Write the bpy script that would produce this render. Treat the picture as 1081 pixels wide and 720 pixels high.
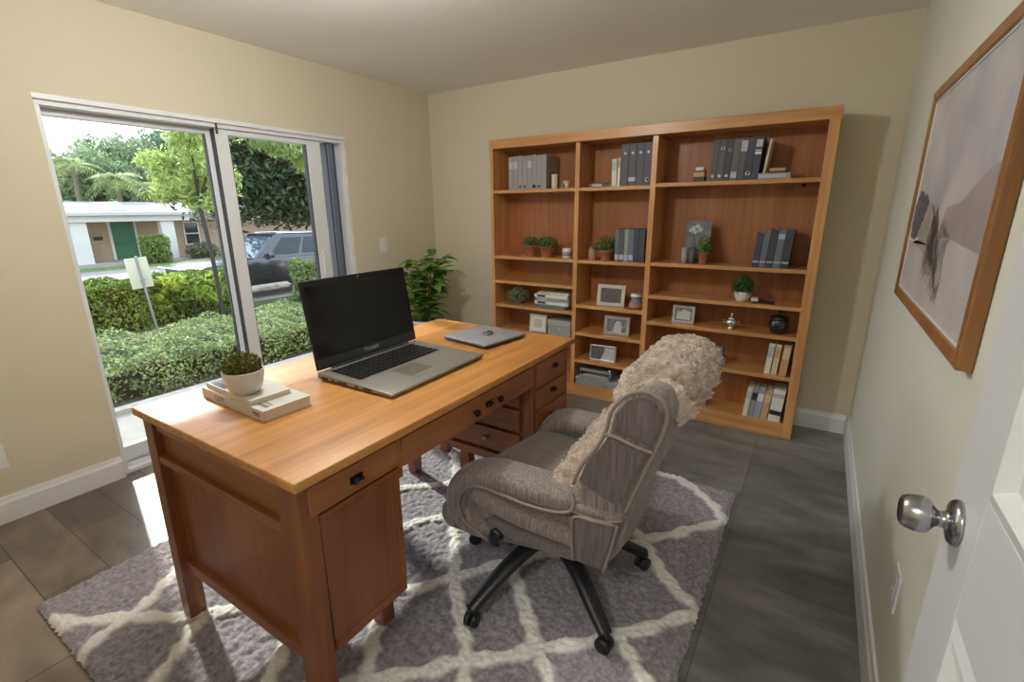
import bpy, bmesh, math, random
import numpy as np
from mathutils import Vector, Matrix, noise
random.seed(7); rng = np.random.default_rng(7)
R = math.radians
sc = bpy.context.scene
COL = sc.collection
for o in list(bpy.data.objects): bpy.data.objects.remove(o)

# ------------------------------------------------------------------ camera
H = 1.4
p_, a_, r_ = R(15.363), R(32.484), R(-0.52)
fw = Vector((-math.sin(a_)*math.cos(p_), math.cos(a_)*math.cos(p_), -math.sin(p_)))
rt = Vector((math.cos(a_), math.sin(a_), 0)); up = rt.cross(fw)
rt, up = rt*math.cos(r_)+up*math.sin(r_), up*math.cos(r_)-rt*math.sin(r_)
cd = bpy.data.cameras.new('camera'); cam = bpy.data.objects.new('camera', cd); COL.objects.link(cam)
m3 = Matrix((rt, up, -fw)).transposed()
cam.matrix_world = Matrix.Translation((0, 0, H)) @ m3.to_4x4()
cd.sensor_width = 36; cd.lens = 504.5/1081*36; cd.clip_start = 0.02; cd.clip_end = 400
sc.camera = cam
sc.view_settings.view_transform = 'Standard'; sc.view_settings.look = 'None'
sc.view_settings.exposure = 0.50; sc.view_settings.gamma = 1; sc.view_settings.use_curve_mapping = False

# ------------------------------------------------------------------ light
SKY = 2.6; SUN = 4.1
wd = bpy.data.worlds.new('sky'); sc.world = wd; wd.use_nodes = True
nt = wd.node_tree; nt.nodes.clear()
wo = nt.nodes.new('ShaderNodeOutputWorld'); bg = nt.nodes.new('ShaderNodeBackground')
tc = nt.nodes.new('ShaderNodeTexCoord'); sx = nt.nodes.new('ShaderNodeSeparateXYZ'); cr = nt.nodes.new('ShaderNodeValToRGB')
nt.links.new(tc.outputs['Generated'], sx.inputs[0]); nt.links.new(sx.outputs['Z'], cr.inputs[0])
cr.color_ramp.elements[0].position = 0.0; cr.color_ramp.elements[0].color = (.95, .97, 1, 1)
cr.color_ramp.elements[1].position = 0.75; cr.color_ramp.elements[1].color = (.62, .76, 1, 1)
nt.links.new(cr.outputs[0], bg.inputs[0]); bg.inputs[1].default_value = SKY
nt.links.new(bg.outputs[0], wo.inputs[0])
sl = bpy.data.lights.new('sun', 'SUN'); so = bpy.data.objects.new('sun', sl); COL.objects.link(so)
sl.energy = SUN; sl.angle = R(2.2); sl.color = (1, .95, .88)
so.rotation_euler = (-Vector((-1, .25, .63))).to_track_quat('-Z', 'Y').to_euler()
# daylight portal at the sliding door (sampling aid only)
pl = bpy.data.lights.new('window_portal', 'AREA'); pl.shape = 'RECTANGLE'; pl.size = 1.75; pl.size_y = 1.95
po = bpy.data.objects.new('window_portal', pl); COL.objects.link(po); po.location = (-3.32, 1.69, .97)
po.rotation_euler = Vector((1, 0, 0)).to_track_quat('-Z', 'Z').to_euler(); pl.cycles.is_portal = True
CEIL_W, HALL_W = 31, 20  # power of the added room and hall fill lights

# ------------------------------------------------------------------ helpers
def C(r, g, b, a=1):
    f = lambda c: ((c/255)/12.92 if c/255 <= .04045 else ((c/255+.055)/1.055)**2.4)
    return (f(r), f(g), f(b), a)

MATS = {}
def mat(name, col, rough=.5, metal=0, spec=.5, bump=None, var=None, trans=0, sheen=0, coat=0, emit=None, estr=0):
    """bump=(scale,strength[,detail]) noise bump; var=(scale, col2) noise colour variation"""
    if name in MATS: return MATS[name]
    m = bpy.data.materials.new(name); m.use_nodes = True; n = m.node_tree; b = n.nodes['Principled BSDF']
    b.inputs['Base Color'].default_value = col; b.inputs['Roughness'].default_value = rough
    b.inputs['Metallic'].default_value = metal; b.inputs['Specular IOR Level'].default_value = spec
    if sheen: b.inputs['Sheen Weight'].default_value = sheen
    if coat: b.inputs['Coat Weight'].default_value = coat; b.inputs['Coat Roughness'].default_value = .1
    if emit: b.inputs['Emission Color'].default_value = emit; b.inputs['Emission Strength'].default_value = estr
    t = n.nodes.new('ShaderNodeTexCoord')
    if var:
        q = n.nodes.new('ShaderNodeTexNoise'); q.inputs['Scale'].default_value = var[0]; q.inputs['Detail'].default_value = 5
        mx = n.nodes.new('ShaderNodeMix'); mx.data_type = 'RGBA'; mx.inputs[6].default_value = col; mx.inputs[7].default_value = var[1]
        rp = n.nodes.new('ShaderNodeMapRange'); rp.inputs[1].default_value = .35; rp.inputs[2].default_value = .65
        n.links.new(t.outputs['Object'], q.inputs['Vector']); n.links.new(q.outputs[0], rp.inputs[0]); n.links.new(rp.outputs[0], mx.inputs[0])
        n.links.new(mx.outputs[2], b.inputs['Base Color'])
    if bump:
        q = n.nodes.new('ShaderNodeTexNoise'); q.inputs['Scale'].default_value = bump[0]; q.inputs['Detail'].default_value = bump[2] if len(bump) > 2 else 3
        bp = n.nodes.new('ShaderNodeBump'); bp.inputs['Strength'].default_value = bump[1]; bp.inputs['Distance'].default_value = .01
        n.links.new(t.outputs['Object'], q.inputs['Vector']); n.links.new(q.outputs[0], bp.inputs['Height']); n.links.new(bp.outputs[0], b.inputs['Normal'])
    MATS[name] = m; return m

def wood(name, c1, c2, axis='Y', rough=.35, bead=None, scale=1.0, coat=.15):
    """streaky wood; grain along axis; bead=(axis, pitch) adds vertical grooves"""
    if name in MATS: return MATS[name]
    m = bpy.data.materials.new(name); m.use_nodes = True; n = m.node_tree; b = n.nodes['Principled BSDF']
    b.inputs['Roughness'].default_value = rough; b.inputs['Coat Weight'].default_value = coat; b.inputs['Coat Roughness'].default_value = .25
    t = n.nodes.new('ShaderNodeTexCoord'); mp = n.nodes.new('ShaderNodeMapping')
    s = {'X': (1.2, 22, 22), 'Y': (22, 1.2, 22), 'Z': (22, 22, 1.2)}[axis]
    mp.inputs['Scale'].default_value = [v*scale for v in s]
    n.links.new(t.outputs['Object'], mp.inputs[0])
    q = n.nodes.new('ShaderNodeTexNoise'); q.inputs['Scale'].default_value = 1.0; q.inputs['Detail'].default_value = 7; q.inputs['Roughness'].default_value = .62; q.inputs['Distortion'].default_value = .6
    n.links.new(mp.outputs[0], q.inputs['Vector'])
    q2 = n.nodes.new('ShaderNodeTexNoise'); q2.inputs['Scale'].default_value = 3.0; q2.inputs['Detail'].default_value = 2
    n.links.new(t.outputs['Object'], q2.inputs['Vector'])
    ad = n.nodes.new('ShaderNodeMath'); ad.operation = 'MULTIPLY_ADD'; ad.inputs[1].default_value = .35
    n.links.new(q2.outputs[0], ad.inputs[0]); n.links.new(q.outputs[0], ad.inputs[2])
    rp = n.nodes.new('ShaderNodeValToRGB'); e = rp.color_ramp.elements
    e[0].position = .48; e[0].color = c1; e[1].position = .86; e[1].color = c2
    n.links.new(ad.outputs[0], rp.inputs[0])
    out = rp.outputs[0]
    bp = n.nodes.new('ShaderNodeBump'); bp.inputs['Strength'].default_value = .12; bp.inputs['Distance'].default_value = .002
    n.links.new(q.outputs[0], bp.inputs['Height'])
    if bead:
        w = n.nodes.new('ShaderNodeTexWave'); w.wave_type = 'BANDS'; w.bands_direction = bead[0]; w.wave_profile = 'SIN'
        w.inputs['Scale'].default_value = 2*math.pi/bead[1]/20.0; w.inputs['Distortion'].default_value = 0
        n.links.new(t.outputs['Object'], w.inputs['Vector'])
        pw = n.nodes.new('ShaderNodeMath'); pw.operation = 'POWER'; pw.inputs[1].default_value = .25
        n.links.new(w.outputs['Fac'], pw.inputs[0])
        b2 = n.nodes.new('ShaderNodeBump'); b2.inputs['Strength'].default_value = .3; b2.inputs['Distance'].default_value = .0015
        n.links.new(pw.outputs[0], b2.inputs['Height']); n.links.new(bp.outputs[0], b2.inputs['Normal']); bp = b2
    n.links.new(out, b.inputs['Base Color']); n.links.new(bp.outputs[0], b.inputs['Normal'])
    MATS[name] = m; return m

def leafmat(name, c1, c2, trans=.35, rough=.45):
    if name in MATS: return MATS[name]
    m = bpy.data.materials.new(name); m.use_nodes = True; n = m.node_tree; b = n.nodes['Principled BSDF']; o = n.nodes['Material Output']
    g = n.nodes.new('ShaderNodeNewGeometry'); mx = n.nodes.new('ShaderNodeMix'); mx.data_type = 'RGBA'
    mx.inputs[6].default_value = c1; mx.inputs[7].default_value = c2
    n.links.new(g.outputs['Random Per Island'], mx.inputs[0]); n.links.new(mx.outputs[2], b.inputs['Base Color'])
    b.inputs['Roughness'].default_value = rough
    tr = n.nodes.new('ShaderNodeBsdfTranslucent'); ms = n.nodes.new('ShaderNodeMixShader'); ms.inputs[0].default_value = trans
    n.links.new(mx.outputs[2], tr.inputs[0]); n.links.new(b.outputs[0], ms.inputs[1]); n.links.new(tr.outputs[0], ms.inputs[2]); n.links.new(ms.outputs[0], o.inputs[0])
    MATS[name] = m; return m

def glassmat(name, tint=(.93, .96, .95, 1), refl=1.0):
    if name in MATS: return MATS[name]
    m = bpy.data.materials.new(name); m.use_nodes = True; n = m.node_tree; n.nodes.clear()
    o = n.nodes.new('ShaderNodeOutputMaterial'); t = n.nodes.new('ShaderNodeBsdfTransparent'); g = n.nodes.new('ShaderNodeBsdfGlossy')
    t.inputs[0].default_value = tint; g.inputs['Roughness'].default_value = .02
    f = n.nodes.new('ShaderNodeFresnel'); f.inputs[0].default_value = 1.45; ms = n.nodes.new('ShaderNodeMixShader')
    mu = n.nodes.new('ShaderNodeMath'); mu.operation = 'MULTIPLY'; mu.inputs[1].default_value = refl
    n.links.new(f.outputs[0], mu.inputs[0]); n.links.new(mu.outputs[0], ms.inputs[0]); n.links.new(t.outputs[0], ms.inputs[1]); n.links.new(g.outputs[0], ms.inputs[2]); n.links.new(ms.outputs[0], o.inputs[0])
    MATS[name] = m; return m

class MB:
    def __init__(s): s.V = []; s.F = []; s.S = []
    def add(s, vs, fs, smooth=False):
        k = len(s.V); s.V += [tuple(v) for v in vs]; s.F += [tuple(i+k for i in f) for f in fs]; s.S += [smooth]*len(fs); return s
    def box(s, x0, x1, y0, y1, z0, z1):
        v = [(x, y, z) for z in (z0, z1) for y in (y0, y1) for x in (x0, x1)]
        return s.add(v, [(0, 2, 3, 1), (4, 5, 7, 6), (0, 1, 5, 4), (1, 3, 7, 5), (3, 2, 6, 7), (2, 0, 4, 6)])
    def hexa(s, b, t):   # 4 bottom pts ccw, 4 top pts ccw
        return s.add(list(b)+list(t), [(3, 2, 1, 0), (4, 5, 6, 7)]+[(i, (i+1) % 4, 4+(i+1) % 4, 4+i) for i in range(4)])
    def prism(s, poly, a, b, f):   # f(u,w,t)->xyz
        n = len(poly); v = [f(u, w, a) for u, w in poly]+[f(u, w, b) for u, w in poly]
        return s.add(v, [tuple(range(n))[::-1], tuple(range(n, 2*n))]+[(i, (i+1) % n, n+(i+1) % n, n+i) for i in range(n)])
    def tube(s, pts, r, n=10, closed=False, ry=None, upv=(0, 0, 1)):
        pts = [Vector(p) for p in pts]; L = len(pts); rr = r if isinstance(r, (list, tuple)) else [r]*L
        ry = rr if ry is None else (ry if isinstance(ry, (list, tuple)) else [ry]*L)
        v = []; prev = None
        for i, p in enumerate(pts):
            if closed: d = pts[(i+1) % L]-pts[i-1]
            else: d = pts[min(i+1, L-1)]-pts[max(i-1, 0)]
            d.normalize()
            a = (Vector(upv) if prev is None else prev); a = a-d*a.dot(d)
            if a.length < 1e-4: a = Vector((1, 0, 0)); a = a-d*a.dot(d)
            a.normalize(); prev = a; bb = d.cross(a)
            for k in range(n):
                t = 2*math.pi*k/n; v.append(p+a*math.cos(t)*rr[i]+bb*math.sin(t)*ry[i])
        f = []
        for i in range(L if closed else L-1):
            j = (i+1) % L
            for k in range(n): f.append((i*n+k, i*n+(k+1) % n, j*n+(k+1) % n, j*n+k))
        if not closed: f += [tuple(range(n))[::-1], tuple(range((L-1)*n, L*n))]
        return s.add(v, f, True)
    def lathe(s, prof, c=(0, 0, 0), n=28, M=None):
        v = []; c = Vector(c)
        for r, z in prof:
            for k in range(n):
                t = 2*math.pi*k/n; q = Vector((r*math.cos(t), r*math.sin(t), z)); q = (M @ q if M else q)+c; v.append(q)
        f = [(i*n+k, i*n+(k+1) % n, (i+1)*n+(k+1) % n, (i+1)*n+k) for i in range(len(prof)-1) for k in range(n)]
        f += [tuple(range(n))[::-1], tuple(range((len(prof)-1)*n, len(prof)*n))]
        return s.add(v, f, True)
    def build(s, name, m, parent=None, bevel=0, seg=2, world=True, sub=0, split=True):
        me = bpy.data.meshes.new(name)
        V = s.V
        if parent is not None and world:
            r0 = parent; off = Vector((0, 0, 0))
            while r0 is not None: off = off+Vector(r0.location); r0 = r0.parent
            V = [(v[0]-off[0], v[1]-off[1], v[2]-off[2]) for v in V]
        me.from_pydata([tuple(v) for v in V], [], s.F); me.polygons.foreach_set('use_smooth', s.S)
        for mm in (m if isinstance(m, (list, tuple)) else [m]): me.materials.append(mm)
        me.update(); o = bpy.data.objects.new(name, me); COL.objects.link(o)
        if parent is not None: o.parent = parent
        if bevel:
            b = o.modifiers.new('bevel', 'BEVEL'); b.width = bevel; b.segments = seg; b.limit_method = 'ANGLE'; b.angle_limit = R(40); b.harden_normals = False
            if seg > 2: me.polygons.foreach_set('use_smooth', [True]*len(me.polygons))
        if sub:
            b = o.modifiers.new('sub', 'SUBSURF'); b.levels = sub; b.render_levels = sub
            me.polygons.foreach_set('use_smooth', [True]*len(me.polygons))
        return o

def tag(o, label=None, cat=None, group=None, kind=None):
    if label: o['label'] = label
    if cat: o['category'] = cat
    if group: o['group'] = group
    if kind: o['kind'] = kind
    return o
def thing(name, label, cat, loc=(0, 0, 0), rz=0, group=None, rot=None):
    o = bpy.data.objects.new(name, None); COL.objects.link(o); o.location = loc; o.rotation_euler = rot or (0, 0, rz); o.empty_display_size = .05
    return tag(o, label, cat, group)
def origin_to(o, loc):
    loc = Vector(loc); o.data.transform(Matrix.Translation(-loc)); o.location = loc; return o
def dup(root, loc=None, rot=None, label=None, mats=None):
    r = root.copy(); COL.objects.link(r)
    if loc is not None: r.location = loc
    if rot is not None: r.rotation_euler = rot
    if label: r['label'] = label
    for ch in list(root.children):
        c = ch.copy(); COL.objects.link(c); c.parent = r
        for g in ch.children:
            d = g.copy(); COL.objects.link(d); d.parent = c
    return r
def struct(name, mb, m, bevel=0, **k):
    return tag(mb.build(name, m, None, bevel, **k), kind='structure')

def leafmesh(mb, pos, nrm, size, aspect=.5, jitter=.8, droop=0.0):
    """numpy: one kite shaped leaf per position"""
    n = len(pos); pos = np.asarray(pos, float); nrm = np.asarray(nrm, float)+rng.normal(0, jitter, (n, 3))
    nrm /= np.linalg.norm(nrm, axis=1)[:, None]+1e-9
    d = rng.normal(0, 1, (n, 3)); d[:, 2] -= droop
    d -= (d*nrm).sum(1)[:, None]*nrm; d /= np.linalg.norm(d, axis=1)[:, None]+1e-9
    w = np.cross(nrm, d); s = (size*rng.uniform(.6, 1.3, n))[:, None]
    a = pos-d*s*.5; b = pos+d*s*.5; l = pos+w*s*aspect*.5-d*s*.05+nrm*s*.08; r = pos-w*s*aspect*.5-d*s*.05+nrm*s*.08
    v = np.stack([a, l, b, r], 1).reshape(-1, 3)
    k = len(mb.V); mb.V += list(map(tuple, v.tolist())); mb.F += [(k+4*i, k+4*i+1, k+4*i+2, k+4*i+3) for i in range(n)]; mb.S += [False]*n
def blob(n, c, r, shell=.7):
    d = rng.normal(0, 1, (n, 3)); d /= np.linalg.norm(d, axis=1)[:, None]
    rad = rng.uniform(shell, 1.05, n)[:, None]*(1+.12*np.sin(d[:, :1]*9+d[:, 1:2]*7+c[0]))
    return np.array(c)+d*rad*np.array(r), d
def text(body, size, M, m, parent, name='lettering', ext=.0004):
    cu = bpy.data.curves.new('t', 'FONT'); cu.body = body; cu.size = size; cu.extrude = ext; cu.align_x = 'CENTER'; cu.align_y = 'CENTER'
    t = bpy.data.objects.new('t', cu); COL.objects.link(t)
    dg = bpy.context.evaluated_depsgraph_get(); me = bpy.data.meshes.new_from_object(t.evaluated_get(dg)); bpy.data.objects.remove(t)
    me.transform(M); me.materials.clear(); me.materials.append(m)
    o = bpy.data.objects.new(name, me); COL.objects.link(o)
    if parent: o.parent = parent
    return o

# ------------------------------------------------------------------ room shell
XL, XR, YB, ZC, YF0 = -3.07, .301, 3.49, 2.375, -.12
wallm = mat('cream_wall_paint', C(212, 204, 180), .75, bump=(60, .08))
wallr = mat('pale_grey_wall_paint', C(220, 220, 208), .7, bump=(50, .08))
ceilm = mat('ceiling_paint', C(240, 240, 236), .85, bump=(40, .05))
trimm = mat('white_gloss_trim', C(226, 227, 228), .35, bump=(30, .03))
frm = mat('white_aluminium', C(226, 230, 232), .4)
seal = mat('dark_rubber_seal', C(52, 54, 60), .6)
steelblue = mat('blue_grey_aluminium', C(120, 132, 152), .35, .3)

def floormat():
    m = bpy.data.materials.new('floor_planks'); m.use_nodes = True; n = m.node_tree; b = n.nodes['Principled BSDF']; L = n.links
    t = n.nodes.new('ShaderNodeTexCoord')
    def brick(rot, w, h, c1, c2, mortar, off=(0, 0, 0)):
        mp = n.nodes.new('ShaderNodeMapping'); mp.inputs['Rotation'].default_value = (0, 0, rot); mp.inputs['Location'].default_value = off
        L.new(t.outputs['Object'], mp.inputs[0])
        k = n.nodes.new('ShaderNodeTexBrick'); k.inputs['Scale'].default_value = 1; k.inputs['Brick Width'].default_value = w; k.inputs['Row Height'].default_value = h
        k.inputs['Mortar Size'].default_value = .0025; k.inputs['Mortar Smooth'].default_value = .1; k.inputs['Bias'].default_value = 0
        k.inputs['Color1'].default_value = c1; k.inputs['Color2'].default_value = c2; k.inputs['Mortar'].default_value = mortar
        L.new(mp.outputs[0], k.inputs['Vector']); return k, mp
    k1, m1 = brick(0, .80, .20, C(96, 86, 78), C(136, 122, 108), C(70, 64, 60), (.3, .1, 0))
    k2, m2 = brick(R(90), 1.2, .6, C(108, 107, 106), C(126, 124, 122), C(88, 88, 88), (0, .17, 0))
    sp = n.nodes.new('ShaderNodeSeparateXYZ'); L.new(t.outputs['Object'], sp.inputs[0])
    mr = n.nodes.new('ShaderNodeMapRange'); mr.inputs[1].default_value = -1.5; mr.inputs[2].default_value = -1.1; L.new(sp.outputs['X'], mr.inputs[0])
    mx = n.nodes.new('ShaderNodeMix'); mx.data_type = 'RGBA'; L.new(mr.outputs[0], mx.inputs[0]); L.new(k1.outputs[0], mx.inputs[6]); L.new(k2.outputs[0], mx.inputs[7])
    q = n.nodes.new('ShaderNodeTexNoise'); q.inputs['Scale'].default_value = 2.2; q.inputs['Detail'].default_value = 6; q.inputs['Distortion'].default_value = 1.2
    mp = n.nodes.new('ShaderNodeMapping'); mp.inputs['Scale'].default_value = (1, 2.6, 1); mp.inputs['Rotation'].default_value = (0, 0, .5); L.new(t.outputs['Object'], mp.inputs[0]); L.new(mp.outputs[0], q.inputs['Vector'])
    r2 = n.nodes.new('ShaderNodeMapRange'); r2.inputs[1].default_value = .3; r2.inputs[2].default_value = .7; r2.inputs[3].default_value = .62; r2.inputs[4].default_value = 1.4; L.new(q.outputs[0], r2.inputs[0])
    vm = n.nodes.new('ShaderNodeVectorMath'); vm.operation = 'SCALE'; L.new(mx.outputs[2], vm.inputs[0]); L.new(r2.outputs[0], vm.inputs['Scale'])
    L.new(vm.outputs[0], b.inputs['Base Color']); b.inputs['Roughness'].default_value = .38
    bp = n.nodes.new('ShaderNodeBump'); bp.inputs['Strength'].default_value = .1; bp.inputs['Distance'].default_value = .004; L.new(q.outputs[0], bp.inputs['Height']); L.new(bp.outputs[0], b.inputs['Normal'])
    return m
struct('floor', MB().box(XL-.2, XR+.15, -2.2, YB+.15, -.12, 0), floormat())
struct('ceiling', MB().box(XL-.2, XR+.15, -2.2, YB+.15, ZC, ZC+.12), ceilm)
struct('wall_back', MB().box(XL-.2, XR+.15, YB, YB+.15, 0, ZC), wallm)
struct('wall_right', MB().box(XR, XR+.15, -2.2, YB, 0, ZC), wallr)
WY0, WY1, WZ = .84, 2.545, 1.915
w = MB(); w.box(XL-.2, XL, -2.2, WY0, 0, ZC); w.box(XL-.2, XL, WY1, YB, 0, ZC); w.box(XL-.2, XL, WY0, WY1, WZ, ZC)
struct('wall_left', w, wallm)
w = MB(); w.box(XL, -.62, YF0-.12, YF0, 0, ZC); w.box(.24, XR, YF0-.12, YF0, 0, ZC); w.box(-.62, .24, YF0-.12, YF0, 2.03, ZC)
struct('wall_front', w, wallm)
struct('wall_hall', MB().box(XL, XR, -2.2, -2.1, 0, ZC), wallm)
def base(x0, x1, y0, y1, inward):
    b = MB(); h = .125
    ax, sg = inward
    if ax == 'x':
        prof = [(0, 0), (.016, 0), (.016, h-.03), (.011, h-.018), (.008, h), (0, h)]
        b.prism(prof, y0, y1, lambda u, w_, t: (x0+sg*u, t, w_))
    else:
        prof = [(0, 0), (.016, 0), (.016, h-.03), (.011, h-.018), (.008, h), (0, h)]
        b.prism(prof, x0, x1, lambda u, w_, t: (t, y0+sg*u, w_))
    return b
b = base(XL, XL, YF0, WY0-.005, ('x', 1)); b2 = base(XL, XL, WY1+.005, YB, ('x', 1)); b.add(b2.V, b2.F)
struct('baseboard_left', b, trimm)
struct('baseboard_back', base(XL+.016, XR-.016, YB, YB, ('y', -1)), trimm)
struct('baseboard_right', base(XR, XR, YF0, YB, ('x', -1)), trimm)

# sliding glass door in the left wall
win = thing('window_1', None, None, (-3.15, 1.69, 0)); win['kind'] = 'structure'
f = MB(); xo, xi = -3.235, -3.085
f.box(xo, xi, WY0, WY1, WZ-.035, WZ); f.box(xo, xi, WY0, WY0+.022, .02, WZ-.035); f.box(xo, xi, WY1-.022, WY1, .02, WZ-.035)
f.box(xo, xi, WY0, WY1, 0, .022); f.box(-3.135, -3.128, WY0+.02, WY1-.02, .022, .04); f.box(-3.19, -3.183, WY0+.02, WY1-.02, .022, .04)
f.box(-3.088, -3.066, WY0-.004, WY1+.004, WZ-.012, WZ+.012)
f.build('window_frame', frm, win, .002)
g = MB(); g.box(xo-.06, xo, WY0+.01, WY1-.01, -.02, .03); g.build('window_sill', frm, win, .003)
def panel(y0, y1, x0, x1, sl_, sr, name):
    z0, z1 = .042, WZ-.037
    q = MB(); q.box(x0, x1, y0, y0+sl_, z0, z1); q.box(x0, x1, y1-sr, y1, z0, z1); q.box(x0, x1, y0+sl_, y1-sr, z0, z0+.085); q.box(x0, x1, y0+sl_, y1-sr, z1-.03, z1)
    o = q.build(name, frm, win, .003)
    gq = MB(); xm = (x0+x1)/2; gq.box(xm-.002, xm+.002, y0+sl_-.004, y1-sr+.004, z0+.08, z1-.026)
    gq.build('glass_pane', glassmat('clear_glass', refl=.8), win)
    sq = MB(); t_ = .005
    sq.box(x0+.006, x1-.006, y0+sl_, y0+sl_+t_, z0+.085, z1-.03); sq.box(x0+.006, x1-.006, y1-sr-t_, y1-sr, z0+.085, z1-.03)
    sq.build('glazing_seal', seal, win)
panel(WY0+.022, 1.66, -3.205, -3.165, .012, .05, 'fixed_panel_frame')
panel(1.635, 2.35, -3.155, -3.105, .075, .105, 'sliding_panel_frame')
q = MB(); q.box(-3.15, -3.11, 1.630, 1.634, .042, WZ-.037); q.build('panel_seal', seal, win)
q = MB(); q.box(-3.2, -3.12, 2.425, 2.468, .042, WZ-.037); q.build('screen_stile', steelblue, win, .003)
q = MB(); q.box(-3.19, -3.13, 2.468, 2.475, .042, WZ-.037); q.box(-3.19, -3.13, 2.416, 2.425, .042, WZ-.037); q.box(-3.2, -3.15, 2.500, 2.508, .042, WZ-.037); q.build('screen_track', seal, win)
q = MB(); q.box(-3.09, -3.075, 1.632, 1.640, WZ-.07, WZ+.03); q.build('head_catch', seal, win, .002)
q = MB(); q.box(-3.105, -3.092, 2.275, 2.30, .93, 1.12); q.build('pull_handle', frm, win, .004)
tag(q and bpy.data.objects['pull_handle'], 'white pull handle on the closing stile')

# electric plates
def plate(nm, label, cat, loc, axis, kind_):
    t = thing(nm, label, cat, loc)
    s_ = 1 if axis == '+x' else -1
    q = MB(); q.box(0, s_*.006, -.036, .036, -.058, .058); q.build('cover_plate', trimm, t, .002, world=False)
    q = MB()
    if kind_ == 'switch': q.box(s_*.006, s_*.011, -.012, .012, -.022, .022); q.build('rocker', trimm, t, .001, world=False)
    else:
        for dz in (-.02, .02):
            q2 = MB(); q2.box(s_*.006, s_*.008, -.014, .014, dz-.014, dz+.014); q2.build('socket', trimm, t, .001, world=False)
            for dy in (-.005, .005):
                pass
    return t
plate('light_switch', 'white light switch plate on the cream wall between the glass door and the room corner', 'light switch', (XL, 2.84, 1.13), '+x', 'switch')
plate('wall_outlet', 'small white outlet cover low on the right wall above the baseboard beside the open door', 'outlet', (XR, 1.46, .40), '-x', 'outlet')
plate('wall_outlet', 'white outlet cover low on the cream wall left of the glass door', 'outlet', (XL, .392, .316), '+x', 'outlet')

# fill lights added to brighten the room (both outside the frame)
lt = thing('added_ceiling_light', 'added round white flush ceiling light, unseen fill for the room', 'ceiling light', (-1.6, 1.15, ZC))  # made-up fixture, added to go with the room fill
MB().lathe([(.16, 0), (.165, -.02), (.15, -.03), (.001, -.032)], (0, 0, 0)).build('fixture_base', trimm, lt, world=False)
MB().lathe([(.14, -.03), (.13, -.06), (.09, -.085), (.03, -.097), (.001, -.098)], (0, 0, 0)).build('diffuser', mat('fill_diffuser', C(240, 236, 228), .4, emit=(1, .95, .88, 1), estr=3), lt, world=False)
def area(nm, loc, size, w_, col=(1, .98, .95)):
    l = bpy.data.lights.new(nm, 'AREA'); l.shape = 'DISK'; l.size = size; l.energy = w_; l.color = col
    o = bpy.data.objects.new(nm, l); COL.objects.link(o); o.location = loc; return o
cl_ = bpy.data.lights.new('ceiling_fill_light', 'POINT'); cl_.energy = CEIL_W; cl_.shadow_soft_size = .06; cl_.color = (1, .98, .95)
co_ = bpy.data.objects.new('ceiling_fill_light', cl_); COL.objects.link(co_); co_.location = (-1.6, 1.15, ZC-.19)  # added fill hanging just below the dome
area('hall_fill_light', (-.25, -1.0, ZC-.02), .5, HALL_W)  # added fill from behind the camera, no known lamp there

# open door (white, moulded panels) folded back beside the right wall
dr = thing('door_1', None, None, (.22, .09, 0)); dr['kind'] = 'structure'
dm = mat('white_door_paint', C(214, 217, 220), .4, bump=(25, .04))
xf, y0, y1 = .22, .09, .895
d = MB()
ph = [(.11, .755)]; panels = [(.2, .868), (1.045, 1.93)]
yp0, yp1 = .22, .757
d.box(xf, xf+.038, y0, yp0, .01, 2.02); d.box(xf, xf+.038, yp1, y1, .01, 2.02)
zz = [.01, .2, .868, 1.045, 1.93, 2.02]
for a, b_ in ((0, 1), (2, 3), (4, 5)): d.box(xf, xf+.038, yp0, yp1, zz[a], zz[b_])
d.build('door_leaf', dm, dr, .0015)
for z0, z1 in panels:
    q = MB(); q.box(xf+.012, xf+.028, yp0, yp1, z0, z1); q.build('recessed_panel', dm, dr)
    q = MB()   # moulding: sloped picture-frame
    i = .035
    o_ = [(yp0, z0), (yp1, z0), (yp1, z1), (yp0, z1)]; n_ = [(yp0+i, z0+i), (yp1-i, z0+i), (yp1-i, z1-i), (yp0+i, z1-i)]
    i2 = .018; m_ = [(yp0+i2, z0+i2), (yp1-i2, z0+i2), (yp1-i2, z1-i2), (yp0+i2, z1-i2)]
    V = [(xf+.0008, *p) for p in o_]+[(xf-.004, *p) for p in m_]+[(xf+.0125, *p) for p in n_]
    q.add(V, [(k, (k+1) % 4, 4+(k+1) % 4, 4+k) for k in range(4)]+[(4+k, 4+(k+1) % 4, 8+(k+1) % 4, 8+k) for k in range(4)])
    q.build('panel_moulding', trimm, dr)
ch = mat('satin_steel', C(178, 178, 182), .22, 1.0)
Mx = Matrix.Rotation(R(-90), 3, 'Y')
kn = MB(); kn.lathe([(.001, 0), (.0335, 0), (.0335, .004), (.030, .009), (.017, .011), (.0125, .014), (.0115, .022), (.014, .026), (.019, .029), (.025, .034), (.0272, .041), (.0268, .049), (.0245, .058), (.0215, .064), (.018, .066), (.014, .063), (.001, .063)], (xf, .838, .962), 36, Mx)
tag(kn.build('door_handle', ch, dr), 'round satin steel door knob')
q = MB(); q.box(xf+.004, xf+.034, y1-.001, y1+.0015, .93, .99); q.build('latch_plate', ch, dr)
for z in (.25, 1.0, 1.8): q = MB(); q.tube([(xf+.03, .085, z), (xf+.03, .085, z+.09)], .007); q.build('hinge', ch, dr)

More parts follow.
